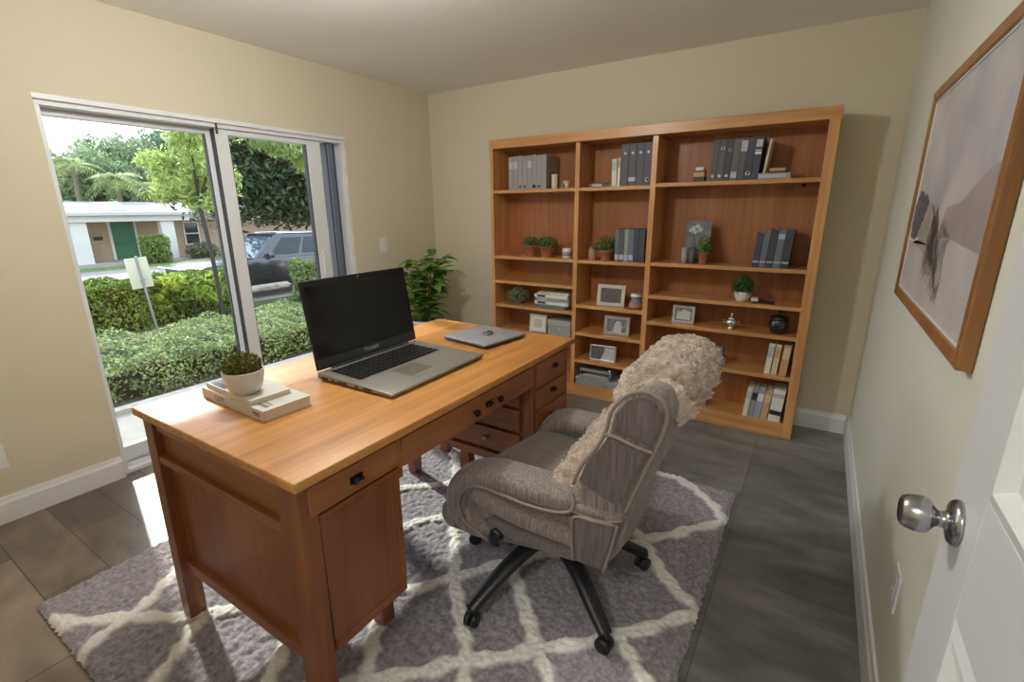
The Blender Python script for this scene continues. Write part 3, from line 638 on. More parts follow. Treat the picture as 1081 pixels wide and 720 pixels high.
def frame(nm, lab, loc, w_, h, fm, pm, rz=0, tilt=.18, fw_=.018, matw=.0, deco=None, grp=None):
    t = thing(nm, lab, 'picture frame', loc, 0, grp, rot=(-tilt, 0, rz))
    q = MB(); q.box(-w_/2, -w_/2+fw_, 0, .012, 0, h); q.box(w_/2-fw_, w_/2, 0, .012, 0, h); q.box(-w_/2+fw_, w_/2-fw_, 0, .012, 0, fw_); q.box(-w_/2+fw_, w_/2-fw_, 0, .012, h-fw_, h)
    q.build('frame', fm, t, .0025, world=False)
    if matw: q = MB(); q.box(-w_/2+fw_, w_/2-fw_, .004, .006, fw_, h-fw_); q.build('mount', wht, t, world=False)
    q = MB(); i = fw_+matw; q.box(-w_/2+i, w_/2-i, .003, .005, i, h-i); ph_ = q.build('photo', pm, t, world=False)
    if deco:
        for pts, dm_ in deco:
            q = MB(); q.add([(-w_/2+i+u*(w_-2*i), .0026, i+v*(h-2*i)) for u, v in pts], [tuple(range(len(pts)))]); q.build('photo_detail', dm_, t, world=False)
    q = MB(); q.box(-w_/2+.004, w_/2-.004, .006, .013, .004, h-.004); q.build('backing', dkl, t, world=False)
    q = MB(); q.hexa([(-.02, .012, h*.08), (.02, .012, h*.08), (.02, .013+h*.36, .004+h*.36*math.tan(tilt)*0), (-.02, .013+h*.36, .004)], [(-.015, .012, h*.6), (.015, .012, h*.6), (.015, .016, h*.6), (-.015, .016, h*.6)]); q.build('easel_back', dkl, t, world=False)
    return t
silf = mat('silver_frame', C(176, 172, 168), .35, .5); whf = mat('distressed_white_frame', C(200, 194, 180), .6, bump=(40, .4)); phg = mat('grey_photo', C(96, 98, 100), .3, var=(40, C(140, 142, 142))); phd = mat('dark_photo', C(66, 66, 68), .3, var=(90, C(112, 112, 110))); phl = mat('pale_photo', C(206, 206, 204), .3, var=(12, C(170, 172, 178)))
frame('picture_frame', 'beige square frame with plain mount at the left of the grey box, left bay', (-1.830, FB+.02, .447-.0), .15, .145, whf, mat('pale_mount', C(196, 188, 170), .6), .05, .12, .018, .02)
# extra shelf that carries the frame and box
q = MB(); q.box(BAY['L'][0], BAY['L'][1], FY+.004, BK-.012, .418, .442); q.build('shelf', wEx, bx, .002)
gb = mat('sage_grey_board', C(146, 152, 148), .6, bump=(120, .1))
t = thing('storage_box', 'small grey lidded box with metal label holder beside the beige frame', 'box', (-1.632, FB+.01, .442))
MB().box(-.098, .098, 0, .18, 0, .105).build('body', gb, t, .002, world=False); MB().box(-.101, .101, -.003, .183, .085, .125).build('lid', mat('sage_grey_lid', C(164, 168, 164), .6), t, .002, world=False)
q = MB(); q.box(-.02, .02, -.0045, -.002, .045, .07); q.build('label_holder', met, t, .001, world=False)
# mid bay, top
flatbook((-1.357, FB+.02, 1.545), .125, .09, .027, grB, 'small grey booklet lying flat on the top middle shelf', None, .05, 'booklet', band=(.02, .09, silv))
book('book', -1.250, 1.545, .034, .175, .15, crm2, 'white softcover book standing at the left of the dark binders, middle bay', 'book', None, R(-.5), [('band', .10, .16, silv)])
book('book', -1.211, 1.545, .018, .178, .15, wht, 'thin white book pressed against the dark binders, top middle shelf', 'book', None, 0, [('band', .12, .17, tan)])
x = -1.188
for i in range(4):
    book('ring_binder', x, 1.545, .0495, .262, .19, grB, 'dark grey binder, %s of four on the top middle shelf' % ['leftmost', 'second from left', 'third from left', 'rightmost'][i], 'binder', 'dark grey binders on the top middle shelf', 0,
         [('disc', .205, .009, wht)]+([('ring', .035, .013, met)] if i == 3 else [])+([('band', .03, .055, silv)] if i == 1 else [])); x += .0515
# mid bay second
t = thing('tumbler', 'tan ceramic tumbler with a few sprigs beside the potted herb, middle bay', 'tumbler', (-1.385, FB+.04, 1.044))
MB().lathe([(.001, 0), (.028, 0), (.030, .004), (.031, .088), (.028, .09), (.027, .075), (.001, .075)]).build('cup', mat('tan_ceramic', C(172, 124, 88), .5), t, world=False)
q = MB(); succulent_leaves(q, (0, 0, .08), .04, .045, 50, .022); q.build('sprigs', lf_herb, t, world=False)
pot_plant('potted_herb', 'terracotta pot with trailing herb left of the slate books, middle bay', (-1.283, FB+.05, 1.044), .055, .072, terra, lf_herb, .115, 300, .028, lr=.078, grp='terracotta potted herbs')
x = -1.205
for i, (w_, m_, nm_) in enumerate([(.03, grD, 'thin blue-grey'), (.036, grB, 'dark grey'), (.03, grA, 'pale grey'), (.038, grD, 'blue-grey'), (.032, nav, 'slate blue'), (.044, grC, 'charcoal')]):
    book('book', x, 1.044, w_-.0015, .222-.003*(i == 3), .16, m_, '%s book, %s of six beside the herb on the middle bay shelf' % (nm_, ['leftmost', 'second from left', 'third from left', 'fourth from left', 'fifth from left', 'rightmost'][i]), 'book', 'grey and blue books in the middle bay', 0,
         [('band', .015, .05, silv)] if i < 4 else []); x += w_
frame('picture_frame', 'white distressed frame with a dark crowded photo on the middle bay shelf', (-1.235, FB+.035, .716), .205, .155, whf, phd, .06, .16, .026)
t = thing('glass_canister', 'small glass canister with white lid and wire clasp beside the white frame', 'canister', (-1.048, FB+.05, .715))
MB().lathe([(.001, 0), (.046, 0), (.05, .006), (.048, .04), (.042, .05), (.034, .056), (.034, .085), (.001, .085)]).build('jar', mat('smoky_glass', C(132, 134, 136), .12, .2), t, world=False)
MB().lathe([(.001, .085), (.040, .085), (.042, .09), (.040, .103), (.001, .106)]).build('lid', wht, t, world=False)
MB().tube([(.036, 0, .075), (.056, 0, .07), (.06, 0, .05), (.046, 0, .035)], .003, 8).build('clasp', met, t, world=False)
MB().lathe([(.0505, .006), (.051, .006), (.049, .035), (.0485, .035)]).build('cork_band', mat('tan_ceramic', C(172, 124, 88), .5), t, world=False)
frame('picture_frame', 'pewter frame with a pale portrait photo, two shelves above the binder boxes', (-1.178, FB+.03, .504), .19, .142, silf, phg, .05, .17, .024, deco=[([(.3, 0), (.75, 0), (.8, .5), (.7, .85), (.5, .9), (.38, .6)], phl)])
frame('picture_frame', 'small silver frame with a glossy split photo on the lowest framed shelf', (-1.275, FB+.03, .291), .20, .118, mat('silver_bright', C(206, 204, 206), .25, .6), phd, .08, .16, .010, deco=[([(.42, 0), (.98, 0), (.98, .96), (.58, .96), (.55, .6)], phl)])
# mid bay bottom: trays and a grey storage box
t = thing('letter_tray', 'pale metal letter tray on the grey storage box at the bottom middle', 'letter tray', (-1.32, FB, .150))
q = MB(); q.box(-.12, .12, 0, .19, 0, .004); q.box(-.12, .12, 0, .004, .004, .02); q.box(-.12, -.116, 0, .19, .004, .035); q.box(.116, .12, 0, .19, .004, .035)
q.build('lower_tray', silf, t, .001, world=False)
q = MB(); q.box(-.12, .12, 0, .19, .05, .054); q.box(-.12, .12, 0, .004, .054, .072); q.box(-.12, -.116, 0, .19, .035, .08); q.box(.116, .12, 0, .19, .035, .08); q.build('upper_tray', silf, t, .001, world=False)
q = MB(); q.tube([(.12, -.004, .02), (.134, -.006, .05), (.12, -.004, .085), (.10, -.002, .07)], .006, 8); q.build('handle', met, t, world=False)
MB().box(-.1, .1, .01, .17, .0042, .02).build('papers', wht, t, world=False)
t = thing('storage_box', 'wide grey-green storage box filling the bottom of the middle bay', 'box', (-1.228, FB-.012, .092))
MB().box(-.24, .24, 0, .20, 0, .05).build('body', gb, t, .002, world=False); MB().box(-.243, .243, -.003, .203, .036, .058).build('lid', gb, t, .002, world=False)
MB().box(-.02, .02, -.006, 0, .01, .03).build('label_holder', met, t, world=False)
# right bay top
t = thing('trinket_box', 'little patterned block box in dark brown and white on the top right shelf', 'trinket box', (-.690, FB+.04, 1.556))
MB().box(-.034, .034, -.03, .03, 0, .03).build('base', mat('dark_brown', C(60, 42, 34), .5), t, .002, world=False); MB().box(-.032, .032, -.028, .028, .03, .058).build('middle', tan, t, .002, world=False); MB().box(-.034, .034, -.03, .03, .058, .066).build('rim', mat('dark_brown', C(60, 42, 34), .5), t, world=False)
MB().box(-.022, .026, -.03, .026, .066, .085).build('lid', wht, t, .002, world=False)
x = -.628; cols = [grB, grB, grC, mat('binder_taupe', C(104, 98, 92), .55), grB, grC, nav]; nm_ = ['dark grey', 'dark grey', 'charcoal', 'taupe', 'dark grey', 'charcoal', 'slate blue']
for i in range(7):
    w_ = .0385
    dc = {0: [('disc', .03, .008, wht)], 1: [('ring', .185, .011, met), ('disc', .03, .009, wht)], 2: [('ring', .175, .009, met), ('disc', .03, .008, wht)], 3: [('band', .015, .05, silv)], 4: [('band', .16, .22, silv)], 5: [('ring', .038, .012, met)], 6: [('band', .14, .155, wht), ('band', .16, .165, wht), ('band', .18, .22, silv)]}[i]
    book('ring_binder', x, 1.556, w_-.0015, .232+.003*(i > 4), .19, cols[i], '%s binder, %s of seven leaning on the top right shelf' % (nm_[i], ['leftmost', 'second from left', 'third from left', 'middle', 'third from right', 'second from right', 'rightmost'][i]), 'binder', 'binders leaning on the top right shelf', R(2.5), dc); x += w_
book('book', -.340, 1.593, .012, .185, .15, crm2, 'thin ivory book leaning on the binders at the top right shelf', 'book', None, R(6), yf=FB+.03)
flatbook((-.280, FB, 1.556), .172, .16, .034, grA, 'grey book lying flat right of the leaning binders', None, 0, band=(.01, .15, silv))
t = thing('wooden_tray', 'small dark wooden tray resting on the flat grey book, top right shelf', 'tray', (-.265, FB+.06, 1.59))
MB().box(-.045, .045, -.04, .04, 0, .01).build('base', mat('dark_brown', C(60, 42, 34), .5), t, .002, world=False); MB().box(-.04, .04, -.035, .035, .01, .028).build('block', tan, t, .002, world=False)
# right bay second
t = thing('art_panel', 'unframed grey panel with pale blossoms leaning behind the small pot, right bay', 'art panel', (-.682, FB+.075, 1.052), rot=(-.16, 0, 0))
MB().box(-.078, .078, 0, .008, 0, .272).build('panel', mat('slate_panel', C(86, 88, 86), .6, var=(14, C(120, 122, 118))), t, .001, world=False)
q = MB()
for cx_, cz_ in ((-.03, .225), (-.005, .235), (-.02, .2), (-.045, .21), (.01, .215)):
    q.add([(cx_+.014*(1+.35*math.cos(5*a))*math.cos(a), -.0008, cz_+.014*(1+.35*math.cos(5*a))*math.sin(a)) for a in [2*math.pi*k/20 for k in range(20)]], [tuple(range(20))])
q.build('blossoms', silv, t, world=False)
q = MB(); q.tube([(-.01, -.001, .06), (-.015, -.001, .13), (-.03, -.001, .2)], .0015, 5); q.build('painted_stem', dkl, t, world=False)
for i, (dx, l_, mm) in enumerate([(-.74, 'small grey cup, left of the two cups before the grey panel', grA), (-.695, 'small dark cup, right of the two cups before the grey panel', grB)]):
    t = thing('cup', l_, 'cup', (dx, FB+.04, 1.052), group='cups before the grey panel')
    MB().lathe([(.001, 0), (.016, 0), (.018, .003), (.023, .1), (.021, .1), (.018, .012), (.001, .01)]).build('body', mm, t, world=False)
    MB().tube([(.019, 0, .08), (.03, 0, .07), (.03, 0, .04), (.018, 0, .03)], .0025, 8).build('handle', mm, t, world=False)
pot_plant('potted_herb', 'tiny terracotta pot with a tall bright plant before the grey panel', (-.624, FB+.04, 1.052), .032, .075, terra, leafmat('bright_leaves', C(70, 120, 50), C(130, 176, 90)), .125, 160, .026, lr=.042, grp='terracotta potted herbs')
x = -.335
for i, (w_, m_, n_) in enumerate([(.036, nav, 'navy'), (.036, grD, 'blue-grey'), (.038, grC, 'charcoal'), (.04, grD, 'slate'), (.042, grC, 'thick charcoal')]):
    book('book', x, 1.052, w_-.002, [.205, .208, .225, .225, .225][i], .17, m_, '%s book, %s of five leaning on the second right shelf' % (n_, ['leftmost', 'second from left', 'middle', 'second from right', 'rightmost'][i]), 'book', 'dark books leaning on the second right shelf', R(3.2), [('band', .03, .04, silv)]+([('band', .17, .2, silv)] if i == 3 else [])); x += w_+.0005
# right bay third
wpot = mat('white_ceramic_gloss', C(222, 218, 210), .3)
bowlp = [(.001, 0), (.6, 0), (.68, .02), (.92, .45), (1, .95), (1.0, 1), (.95, 1), (.9, .8), (.001, .8)]
pr_ = lambda r, h: [(a*r if a > .01 else a, b_*h) for a, b_ in bowlp]
pot_plant('potted_succulent', 'spiky green succulent in a small white pot on the right bay shelf', (-.372, FB+.055, .832), .05, .062, wpot, lf_spike, .11, 260, .045, prof=pr_(.05, .062), lr=.062, up_=1.6, asp=.2)
t = thing('notepad', 'dark notepad lying beside the white potted succulent', 'notepad', (-.245, FB+.01, .832), .1)
MB().box(-.06, .06, 0, .09, 0, .007).build('pad', dkl, t, .001, world=False); MB().box(-.07, -.03, .03, .08, .007, .028).build('eraser', wht, t, .002, world=False)
frame('picture_frame', 'small pewter frame with a snowy photo at the left of the right bay', (-.715, FB+.03, .651), .145, .12, silf, phg, -.02, .15, .018, deco=[([(.1, .1), (.9, .1), (.9, .75), (.5, .9), (.3, .7), (.1, .75)], phl)])
t = thing('metal_sugar_pot', 'tiny ornate silver pot with finial lid between frame and black jar', 'sugar pot', (-.415, FB+.04, .650))
MB().lathe([(.001, 0), (.02, 0), (.022, .004), (.014, .012), (.016, .018), (.034, .032), (.037, .046), (.032, .058), (.022, .064), (.001, .066)]).build('body', met, t, world=False)
MB().lathe([(.001, .062), (.024, .062), (.02, .072), (.006, .082), (.004, .088), (.009, .096), (.006, .104), (.001, .106)]).build('lid', met, t, world=False)
for s_ in (-1, 1): MB().tube([(s_*.033, 0, .05), (s_*.05, 0, .052), (s_*.05, 0, .036), (s_*.033, 0, .036)], .003, 8).build('handle', met, t, world=False)
bj = mat('black_glaze', C(28, 29, 32), .25, coat=.5)
t = thing('ginger_jar', 'round glossy black lidded jar on the right bay shelf', 'jar', (-.150, FB+.06, .650))
MB().lathe([(.001, 0), (.034, 0), (.04, .004), (.054, .03), (.057, .055), (.052, .08), (.046, .092), (.001, .092)], n=36).build('body', bj, t, world=False)
MB().lathe([(.001, .09), (.05, .09), (.052, .094), (.046, .104), (.02, .113), (.008, .117), (.006, .122), (.012, .13), (.009, .137), (.001, .138)], n=36).build('lid', bj, t, world=False)
# right bay fourth
t = thing('desk_clock', 'dark block clock with a pale top behind the chair back, right bay', 'clock', (-.480, FB+.03, .397))
MB().box(-.065, .045, 0, .08, 0, .05).build('base', grB, t, .004, world=False); MB().box(-.055, .035, .01, .07, .05, .115).build('body', grD, t, .003, world=False); MB().box(-.05, .03, .005, .065, .095, .118).build('top', silf, t, .002, world=False)
for i, (x, w_, m_, n_) in enumerate([(-.193, .033, crm2, 'ivory'), (-.155, .032, cream, 'cream'), (-.112, .040, tan, 'tan')]):
    book('book', x, .397, w_, .198, .15, m_, '%s paperback, %s of three on the fourth right shelf' % (n_, ['left', 'middle', 'right'][i]), 'book', 'pale paperbacks on the fourth right shelf', R(3.5), [('band', .11, .18, [silv, tan, cream][i])])
# right bay bottom
for i, (x, w_, h_, m_, n_) in enumerate([(-.285, .030, .20, crm2, 'ivory'), (-.252, .030, .197, grA, 'pale grey'), (-.220, .036, .196, mat('pale_blue_cover', C(150, 166, 186), .5), 'pale blue'), (-.181, .038, .193, tan, 'tan')]):
    book('book', x, .092, w_, h_, .16, m_, '%s book, %s of five on the bottom right shelf' % (n_, ['leftmost', 'second from left', 'middle', 'second from right'][i]), 'book', 'books on the bottom right shelf', R(5), [('band', .12, .17, [silv, dkl, wht, cream][i])])
book('book', -.136, .092, .066, .215, .17, wht, 'wide white book with a small dark picture, rightmost on the bottom shelf', 'book', 'books on the bottom right shelf', R(4), [('band', .045, .075, dkl), ('band', .165, .172, grA), ('band', .178, .185, grA)])
t = frame('picture_frame', 'grey frame half hidden behind the chair on the bottom right shelf', (-.58, FB+.03, .094), .13, .125, silf, phd, 0, .12, .014)

# ------------------------------------------------------------------ swivel armchair (local x = forward, y = its left)
def fabric(name, c1, c2, rough=.85):
    m = bpy.data.materials.new(name); m.use_nodes = True; n = m.node_tree; b = n.nodes['Principled BSDF']; L = n.links
    t = n.nodes.new('ShaderNodeTexCoord'); mp = n.nodes.new('ShaderNodeMapping'); mp.inputs['Scale'].default_value = (150, 150, 9); mp.inputs['Rotation'].default_value = (0, R(-16), 0); L.new(t.outputs['Object'], mp.inputs[0])
    q = n.nodes.new('ShaderNodeTexNoise'); q.inputs['Scale'].default_value = 1; q.inputs['Detail'].default_value = 3; L.new(mp.outputs[0], q.inputs['Vector'])
    cr = n.nodes.new('ShaderNodeValToRGB'); e = cr.color_ramp.elements; e[0].position = .32; e[0].color = c1; e[1].position = .66; e[1].color = c2; L.new(q.outputs[0], cr.inputs[0]); L.new(cr.outputs[0], b.inputs['Base Color'])
    q2 = n.nodes.new('ShaderNodeTexNoise'); q2.inputs['Scale'].default_value = 14; q2.inputs['Detail'].default_value = 2; L.new(t.outputs['Object'], q2.inputs['Vector'])
    b1 = n.nodes.new('ShaderNodeBump'); b1.inputs['Strength'].default_value = .35; b1.inputs['Distance'].default_value = .02; L.new(q2.outputs[0], b1.inputs['Height'])
    b2 = n.nodes.new('ShaderNodeBump'); b2.inputs['Strength'].default_value = .4; b2.inputs['Distance'].default_value = .002; L.new(q.outputs[0], b2.inputs['Height']); L.new(b1.outputs[0], b2.inputs['Normal']); L.new(b2.outputs[0], b.inputs['Normal'])
    b.inputs['Roughness'].default_value = rough; b.inputs['Sheen Weight'].default_value = .3; b.inputs['Specular IOR Level'].default_value = .2
    return m
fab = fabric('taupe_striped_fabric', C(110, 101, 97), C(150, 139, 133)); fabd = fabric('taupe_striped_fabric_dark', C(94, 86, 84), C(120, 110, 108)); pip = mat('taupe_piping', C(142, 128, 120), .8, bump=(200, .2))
blp = mat('black_plastic', C(26, 28, 32), .38)
CH = thing('desk_chair', 'taupe striped upholstered swivel armchair on a black castor base on the rug', 'chair', (-.722, 1.500, 0), R(184))
def sweep(path, hv, hn, vc=0.0, power=2.6, n=28, sub=6, ends=True):
    """rounded bar along a u-z path (catmull-rom), centred at v=vc; hv half width in v, hn half thickness normal to path"""
    P_ = [Vector((p[0], 0, p[1])) for p in path]; pts = []
    for i in range(len(P_)-1):
        a, b, c, d = P_[max(i-1, 0)], P_[i], P_[i+1], P_[min(i+2, len(P_)-1)]
        for k in range(sub):
            t = k/sub; pts.append(.5*((2*b)+(c-a)*t+(2*a-5*b+4*c-d)*t*t+(3*b-a-3*c+d)*t**3))
    pts.append(P_[-1]); L = len(pts); V = []; S = 3 if ends else 0
    rows = []
    for i, p in enumerate(pts):
        d = (pts[min(i+1, L-1)]-pts[max(i-1, 0)]).normalized(); nn = Vector((-d.z, 0, d.x)); rows.append((p, d, nn, 1.0))
    if ends:
        p, d, nn, _ = rows[0]; rows = [(p-d*hn*.8*s, d, nn, k) for s, k in ((1, .30), (.86, .62), (.5, .88))]+rows
        p, d, nn, _ = rows[-1]; rows = rows+[(p+d*hn*.8*s, d, nn, k) for s, k in ((.5, .88), (.86, .62), (1, .30))]
    hvf = hv if callable(hv) else (lambda t: hv); hnf = hn if callable(hn) else (lambda t: hn)
    for i, (p, d, nn, k) in enumerate(rows):
        for j in range(n):
            a = 2*math.pi*j/n; c, s = math.cos(a), math.sin(a)
            V.append(p+Vector((0, vc+math.copysign(abs(c)**(2/power), c)*hvf(i)*(k+ (1-k)*.55), 0))+nn*math.copysign(abs(s)**(2/power), s)*hnf(i)*k)
    q = MB(); m_ = len(rows)
    q.add(V, [(i*n+j, i*n+(j+1) % n, (i+1)*n+(j+1) % n, (i+1)*n+j) for i in range(m_-1) for j in range(n)]+[tuple(range(n))[::-1], tuple(range((m_-1)*n, m_*n))], True)
    return q
def sideprism(poly, v0, v1): q = MB(); q.prism(poly, v0, v1, lambda u, w_, t: (u, t, w_)); return q
def smooth_path(P_, sub=5):
    P_ = [Vector(p) for p in P_]; pts = []
    for i in range(len(P_)-1):
        a, b, c, d = P_[max(i-1, 0)], P_[i], P_[i+1], P_[min(i+2, len(P_)-1)]
        for k in range(sub):
            t = k/sub; pts.append(.5*((2*b)+(c-a)*t+(2*a-5*b+4*c-d)*t*t+(3*b-a-3*c+d)*t**3))
    return pts+[P_[-1]]
HW = .33; BULGE = .042
def shell(poly, rear, hw, nv=13, inset=.02):
    """backrest: side outline lofted across the width, rear points bulging towards the middle"""
    V = []; n = len(poly); F = []
    cx_ = sum(p[0] for p in poly)/n; cz_ = sum(p[1] for p in poly)/n
    ts = [-1, -.97, -.90]+[(-.8+1.6*k/(nv-1)) for k in range(nv)]+[.90, .97, 1]
    for t in ts:
        k = 1-(.16*max(0, (abs(t)-.88)/.12)**2)
        for idx, (u, z) in enumerate(poly):
            uu = u-(BULGE*(1-t*t) if idx in rear else .062*max(0, min(1, (1-abs(t))/.22))*max(0, min(1, (z-.5)/.08))*max(0, min(1, (.95-z)/.06)))
            V.append((cx_+(uu-cx_)*k, hw*t, cz_+(z-cz_)*(1-(1-k)*.35)))
    for a in range(len(ts)-1):
        for b in range(n): F.append((a*n+b, a*n+(b+1) % n, (a+1)*n+(b+1) % n, (a+1)*n+b))
    F += [tuple(range(n))[::-1], tuple(range((len(ts)-1)*n, len(ts)*n))]
    q = MB(); q.add(V, F, True); return q
BK_ = [tuple(v) for v in [(p.x, p.z) for p in smooth_path([(-.175, 0, .34), (-.165, 0, .48), (-.163, 0, .595), (-.190, 0, .67), (-.235, 0, .74), (-.262, 0, .80), (-.275, 0, .86), (-.31, 0, .91), (-.36, 0, .936), (-.405, 0, .920), (-.427, 0, .875), (-.408, 0, .80), (-.372, 0, .70), (-.335, 0, .60), (-.300, 0, .50), (-.280, 0, .40), (-.272, 0, .335)], 3)]]
nb = len(BK_); rear_ = set(range(int(nb*.56), nb))
shell(BK_, rear_, HW-.008).build('backrest', fab, CH, world=False)
lum = [(-.21, .44), (-.175, .46), (-.178, .56), (-.208, .62), (-.258, .69), (-.295, .74), (-.32, .75), (-.31, .6)]
sideprism(lum, -HW+.10, HW-.10).build('lumbar_cushion', fab, CH, .035, 5, world=False)
hd = [(-.305, .765), (-.315, .82), (-.33, .86), (-.35, .885), (-.37, .895), (-.39, .89), (-.40, .86), (-.39, .80)]
sideprism(hd, -HW+.09, HW-.09).build('head_cushion', fab, CH, .035, 5, world=False)
seatp = [(-.18, .36), (-.18, .44), (0, .455), (.16, .470), (.26, .468), (.315, .445), (.335, .40), (.33, .35), (.29, .325)]
sideprism(seatp, -.212, .212).build('seat_cushion', fab, CH, .035, 5, world=False)
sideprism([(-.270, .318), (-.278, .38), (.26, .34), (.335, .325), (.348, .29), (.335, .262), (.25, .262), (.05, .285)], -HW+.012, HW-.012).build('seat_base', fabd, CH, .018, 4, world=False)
for s in (1, -1):
    av = s*(HW-.066)
    am = sideprism([(-.30, .345), (-.325, .50), (-.305, .535), (-.15, .545), (.0, .53), (.20, .52), (.275, .49), (.318, .43), (.328, .36), (.30, .30), (.05, .30)], min(av-.045*s, av+.035*s), max(av-.045*s, av+.035*s)).build('arm', fab, CH, .030, 5, world=False)
    sweep([(-.155, .515), (-.07, .508), (.04, .508), (.13, .508), (.21, .492), (.272, .45), (.296, .392), (.285, .338), (.240, .305), (.175, .305)], .070, .046, av, 2.5).build('arm_pad', fab, am, world=False)
    vf = s*(HW-.020)
    sweep([(-.30, .515), (-.24, .510), (-.16, .512)], .050, .022, s*(HW-.045), 2.4).build('rear_arm_roll', fab, am, world=False)
    sweep([(.185, .440), (.12, .420), (.02, .403), (-.09, .396), (-.165, .394)], .026, .034, vf, 2.2).build('side_fold', fab, am, world=False)
    sweep([(.13, .350), (.04, .338), (-.06, .334), (-.165, .336)], .026, .024, vf, 2.2).build('side_fold', fabd, am, world=False)
    sweep([(.325, .345), (.330, .318), (.318, .300)], .030, .028, s*(HW-.03), 2.2).build('front_scroll', fab, am, world=False)
    vo = s*(HW+.004)
    q = MB(); q.tube(smooth_path([(-.150, vo-.014*s, .560), (-.166, vo, .532), (-.158, vo+.002*s, .502), (-.10, vo+.004*s, .482), (.0, vo+.004*s, .478), (.10, vo+.004*s, .488), (.18, vo+.003*s, .490), (.235, vo+.003*s, .462), (.262, vo+.003*s, .41), (.252, vo+.003*s, .352), (.215, vo+.003*s, .315), (.15, vo+.002*s, .292), (.12, vo+.001*s, .283)]), .0058, 8)
    q.build('arm_piping', pip, am, world=False)
    q = MB(); q.tube(smooth_path([(-.160, vo, .505), (-.21, vo+.002*s, .497), (-.265, vo+.002*s, .500), (-.318, vo-.004*s, .515)]), .0048, 8); q.build('arm_piping', pip, am, world=False)
    rp_ = [(-.172, .325), (-.168, .485), (-.303, .500), (-.268, .325)]
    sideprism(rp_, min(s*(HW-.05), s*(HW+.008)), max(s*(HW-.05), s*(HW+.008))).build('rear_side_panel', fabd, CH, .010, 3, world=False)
    q = MB(); q.tube(smooth_path([(-.302, s*(HW+.010), .500), (-.23, s*(HW+.011), .494), (-.170, s*(HW+.011), .486), (-.166, s*(HW+.011), .42), (-.172, s*(HW+.011), .335)]), .0046, 8); q.build('panel_piping', pip, CH, world=False)
    q = MB(); q.tube(smooth_path([(-.306, s*(HW+.009), .50), (-.290, s*(HW+.010), .41), (-.270, s*(HW+.010), .325)]), .0046, 8); q.build('panel_piping', pip, CH, world=False)
    wl = [(-.175, .605), (-.200, .672), (-.242, .735), (-.262, .775), (-.378, .750), (-.350, .67), (-.318, .585), (-.302, .555)]
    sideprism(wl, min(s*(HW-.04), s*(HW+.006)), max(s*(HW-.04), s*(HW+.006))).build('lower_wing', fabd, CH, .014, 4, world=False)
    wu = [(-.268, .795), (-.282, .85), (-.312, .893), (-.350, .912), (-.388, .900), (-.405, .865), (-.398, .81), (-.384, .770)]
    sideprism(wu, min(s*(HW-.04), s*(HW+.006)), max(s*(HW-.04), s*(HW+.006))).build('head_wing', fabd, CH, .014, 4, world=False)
    vq = s*(HW+.001)
    q = MB(); q.tube(smooth_path([(-.163, vq, .595), (-.188, vq, .665), (-.230, vq, .732), (-.256, vq, .79), (-.270, vq, .855), (-.305, vq, .905), (-.352, vq, .928), (-.400, vq, .912), (-.420, vq, .870), (-.408, vq, .80), (-.378, vq, .71), (-.348, vq, .62), (-.325, vq, .545)]), .0060, 8); q.build('back_piping', pip, CH, world=False)
    q = MB(); q.tube(smooth_path([(-.256, vq+.008*s, .785), (-.29, vq+.009*s, .783), (-.34, vq+.009*s, .768), (-.392, vq+.004*s, .757)]), .0052, 8); q.build('wing_seam_piping', pip, CH, world=False)
# the chair's desk-side front steps back on the pedestal side so that arm and cushion clear the drawers
def clear_front(o):
    for v in o.data.vertices:
        if v.co.x > 0 and v.co.y < -.08:
            t = min(1, (-v.co.y-.08)/.15); t = t*t*(3-2*t); v.co.x *= 1-.33*t
for o_ in list(CH.children):
    clear_front(o_)
    for c_ in o_.children: clear_front(c_)
q = MB()   # recline lever
q.tube([(.105, HW-.03, .300), (.108, HW+.018, .303)], .008, 10)
q.tube([(.112, HW+.016, .285), (.116, HW+.02, .305), (.104, HW+.022, .335), (.096, HW+.018, .350)], [.016, .022, .022, .015], 14, ry=[.006]*4, upv=(1, 0, 0)); q.build('recline_lever', blp, CH, world=False)
# base
bc = (0.0, .10)
q = MB(); q.lathe([(.001, .165), (.030, .165), (.038, .175), (.038, .222), (.030, .232), (.028, .26), (.034, .285), (.001, .285)], (bc[0], bc[1], 0)); q.build('gas_column', blp, CH, world=False)
q = MB(); q.box(-.10, .09, bc[1]-.07, bc[1]+.07, .262, .30); q.build('mount_plate', blp, CH, .004, world=False)
for wa, rad in ((-109, .385), (-35, .372), (37, .37), (109, .375), (181, .375)):
    a = R(wa-184); d = Vector((math.cos(a), math.sin(a), 0)); c0 = Vector((bc[0], bc[1], 0))
    P_ = smooth_path([c0+d*.015+Vector((0, 0, .212)), c0+d*.10+Vector((0, 0, .210)), c0+d*.21+Vector((0, 0, .178)), c0+d*(rad-.06)+Vector((0, 0, .122)), c0+d*rad+Vector((0, 0, .088))], 5)
    n_ = len(P_); q = MB(); side = d.cross(Vector((0, 0, 1)))
    q.tube(P_, [.040-.016*i/(n_-1) for i in range(n_)], 14, ry=[.024-.007*i/(n_-1) for i in range(n_)], upv=side)
    lg = q.build('leg', blp, CH, world=False)
    e = c0+d*rad
    q = MB(); q.tube([e+Vector((0, 0, .095)), e+Vector((0, 0, .062))], .008, 10)
    for s in (-1, 1):
        ax = (side*math.cos(.5)+d*math.sin(.5)).normalized(); o_ = e-d*.008+ax*s*.013
        q.tube([o_-ax*s*.009+Vector((0, 0, .047)), o_-ax*s*.007+Vector((0, 0, .047)), o_+ax*s*.007+Vector((0, 0, .047)), o_+ax*s*.011+Vector((0, 0, .047))], [.022, .0265, .0265, .018], 20)
    q.build('castor', blp, lg, world=False)

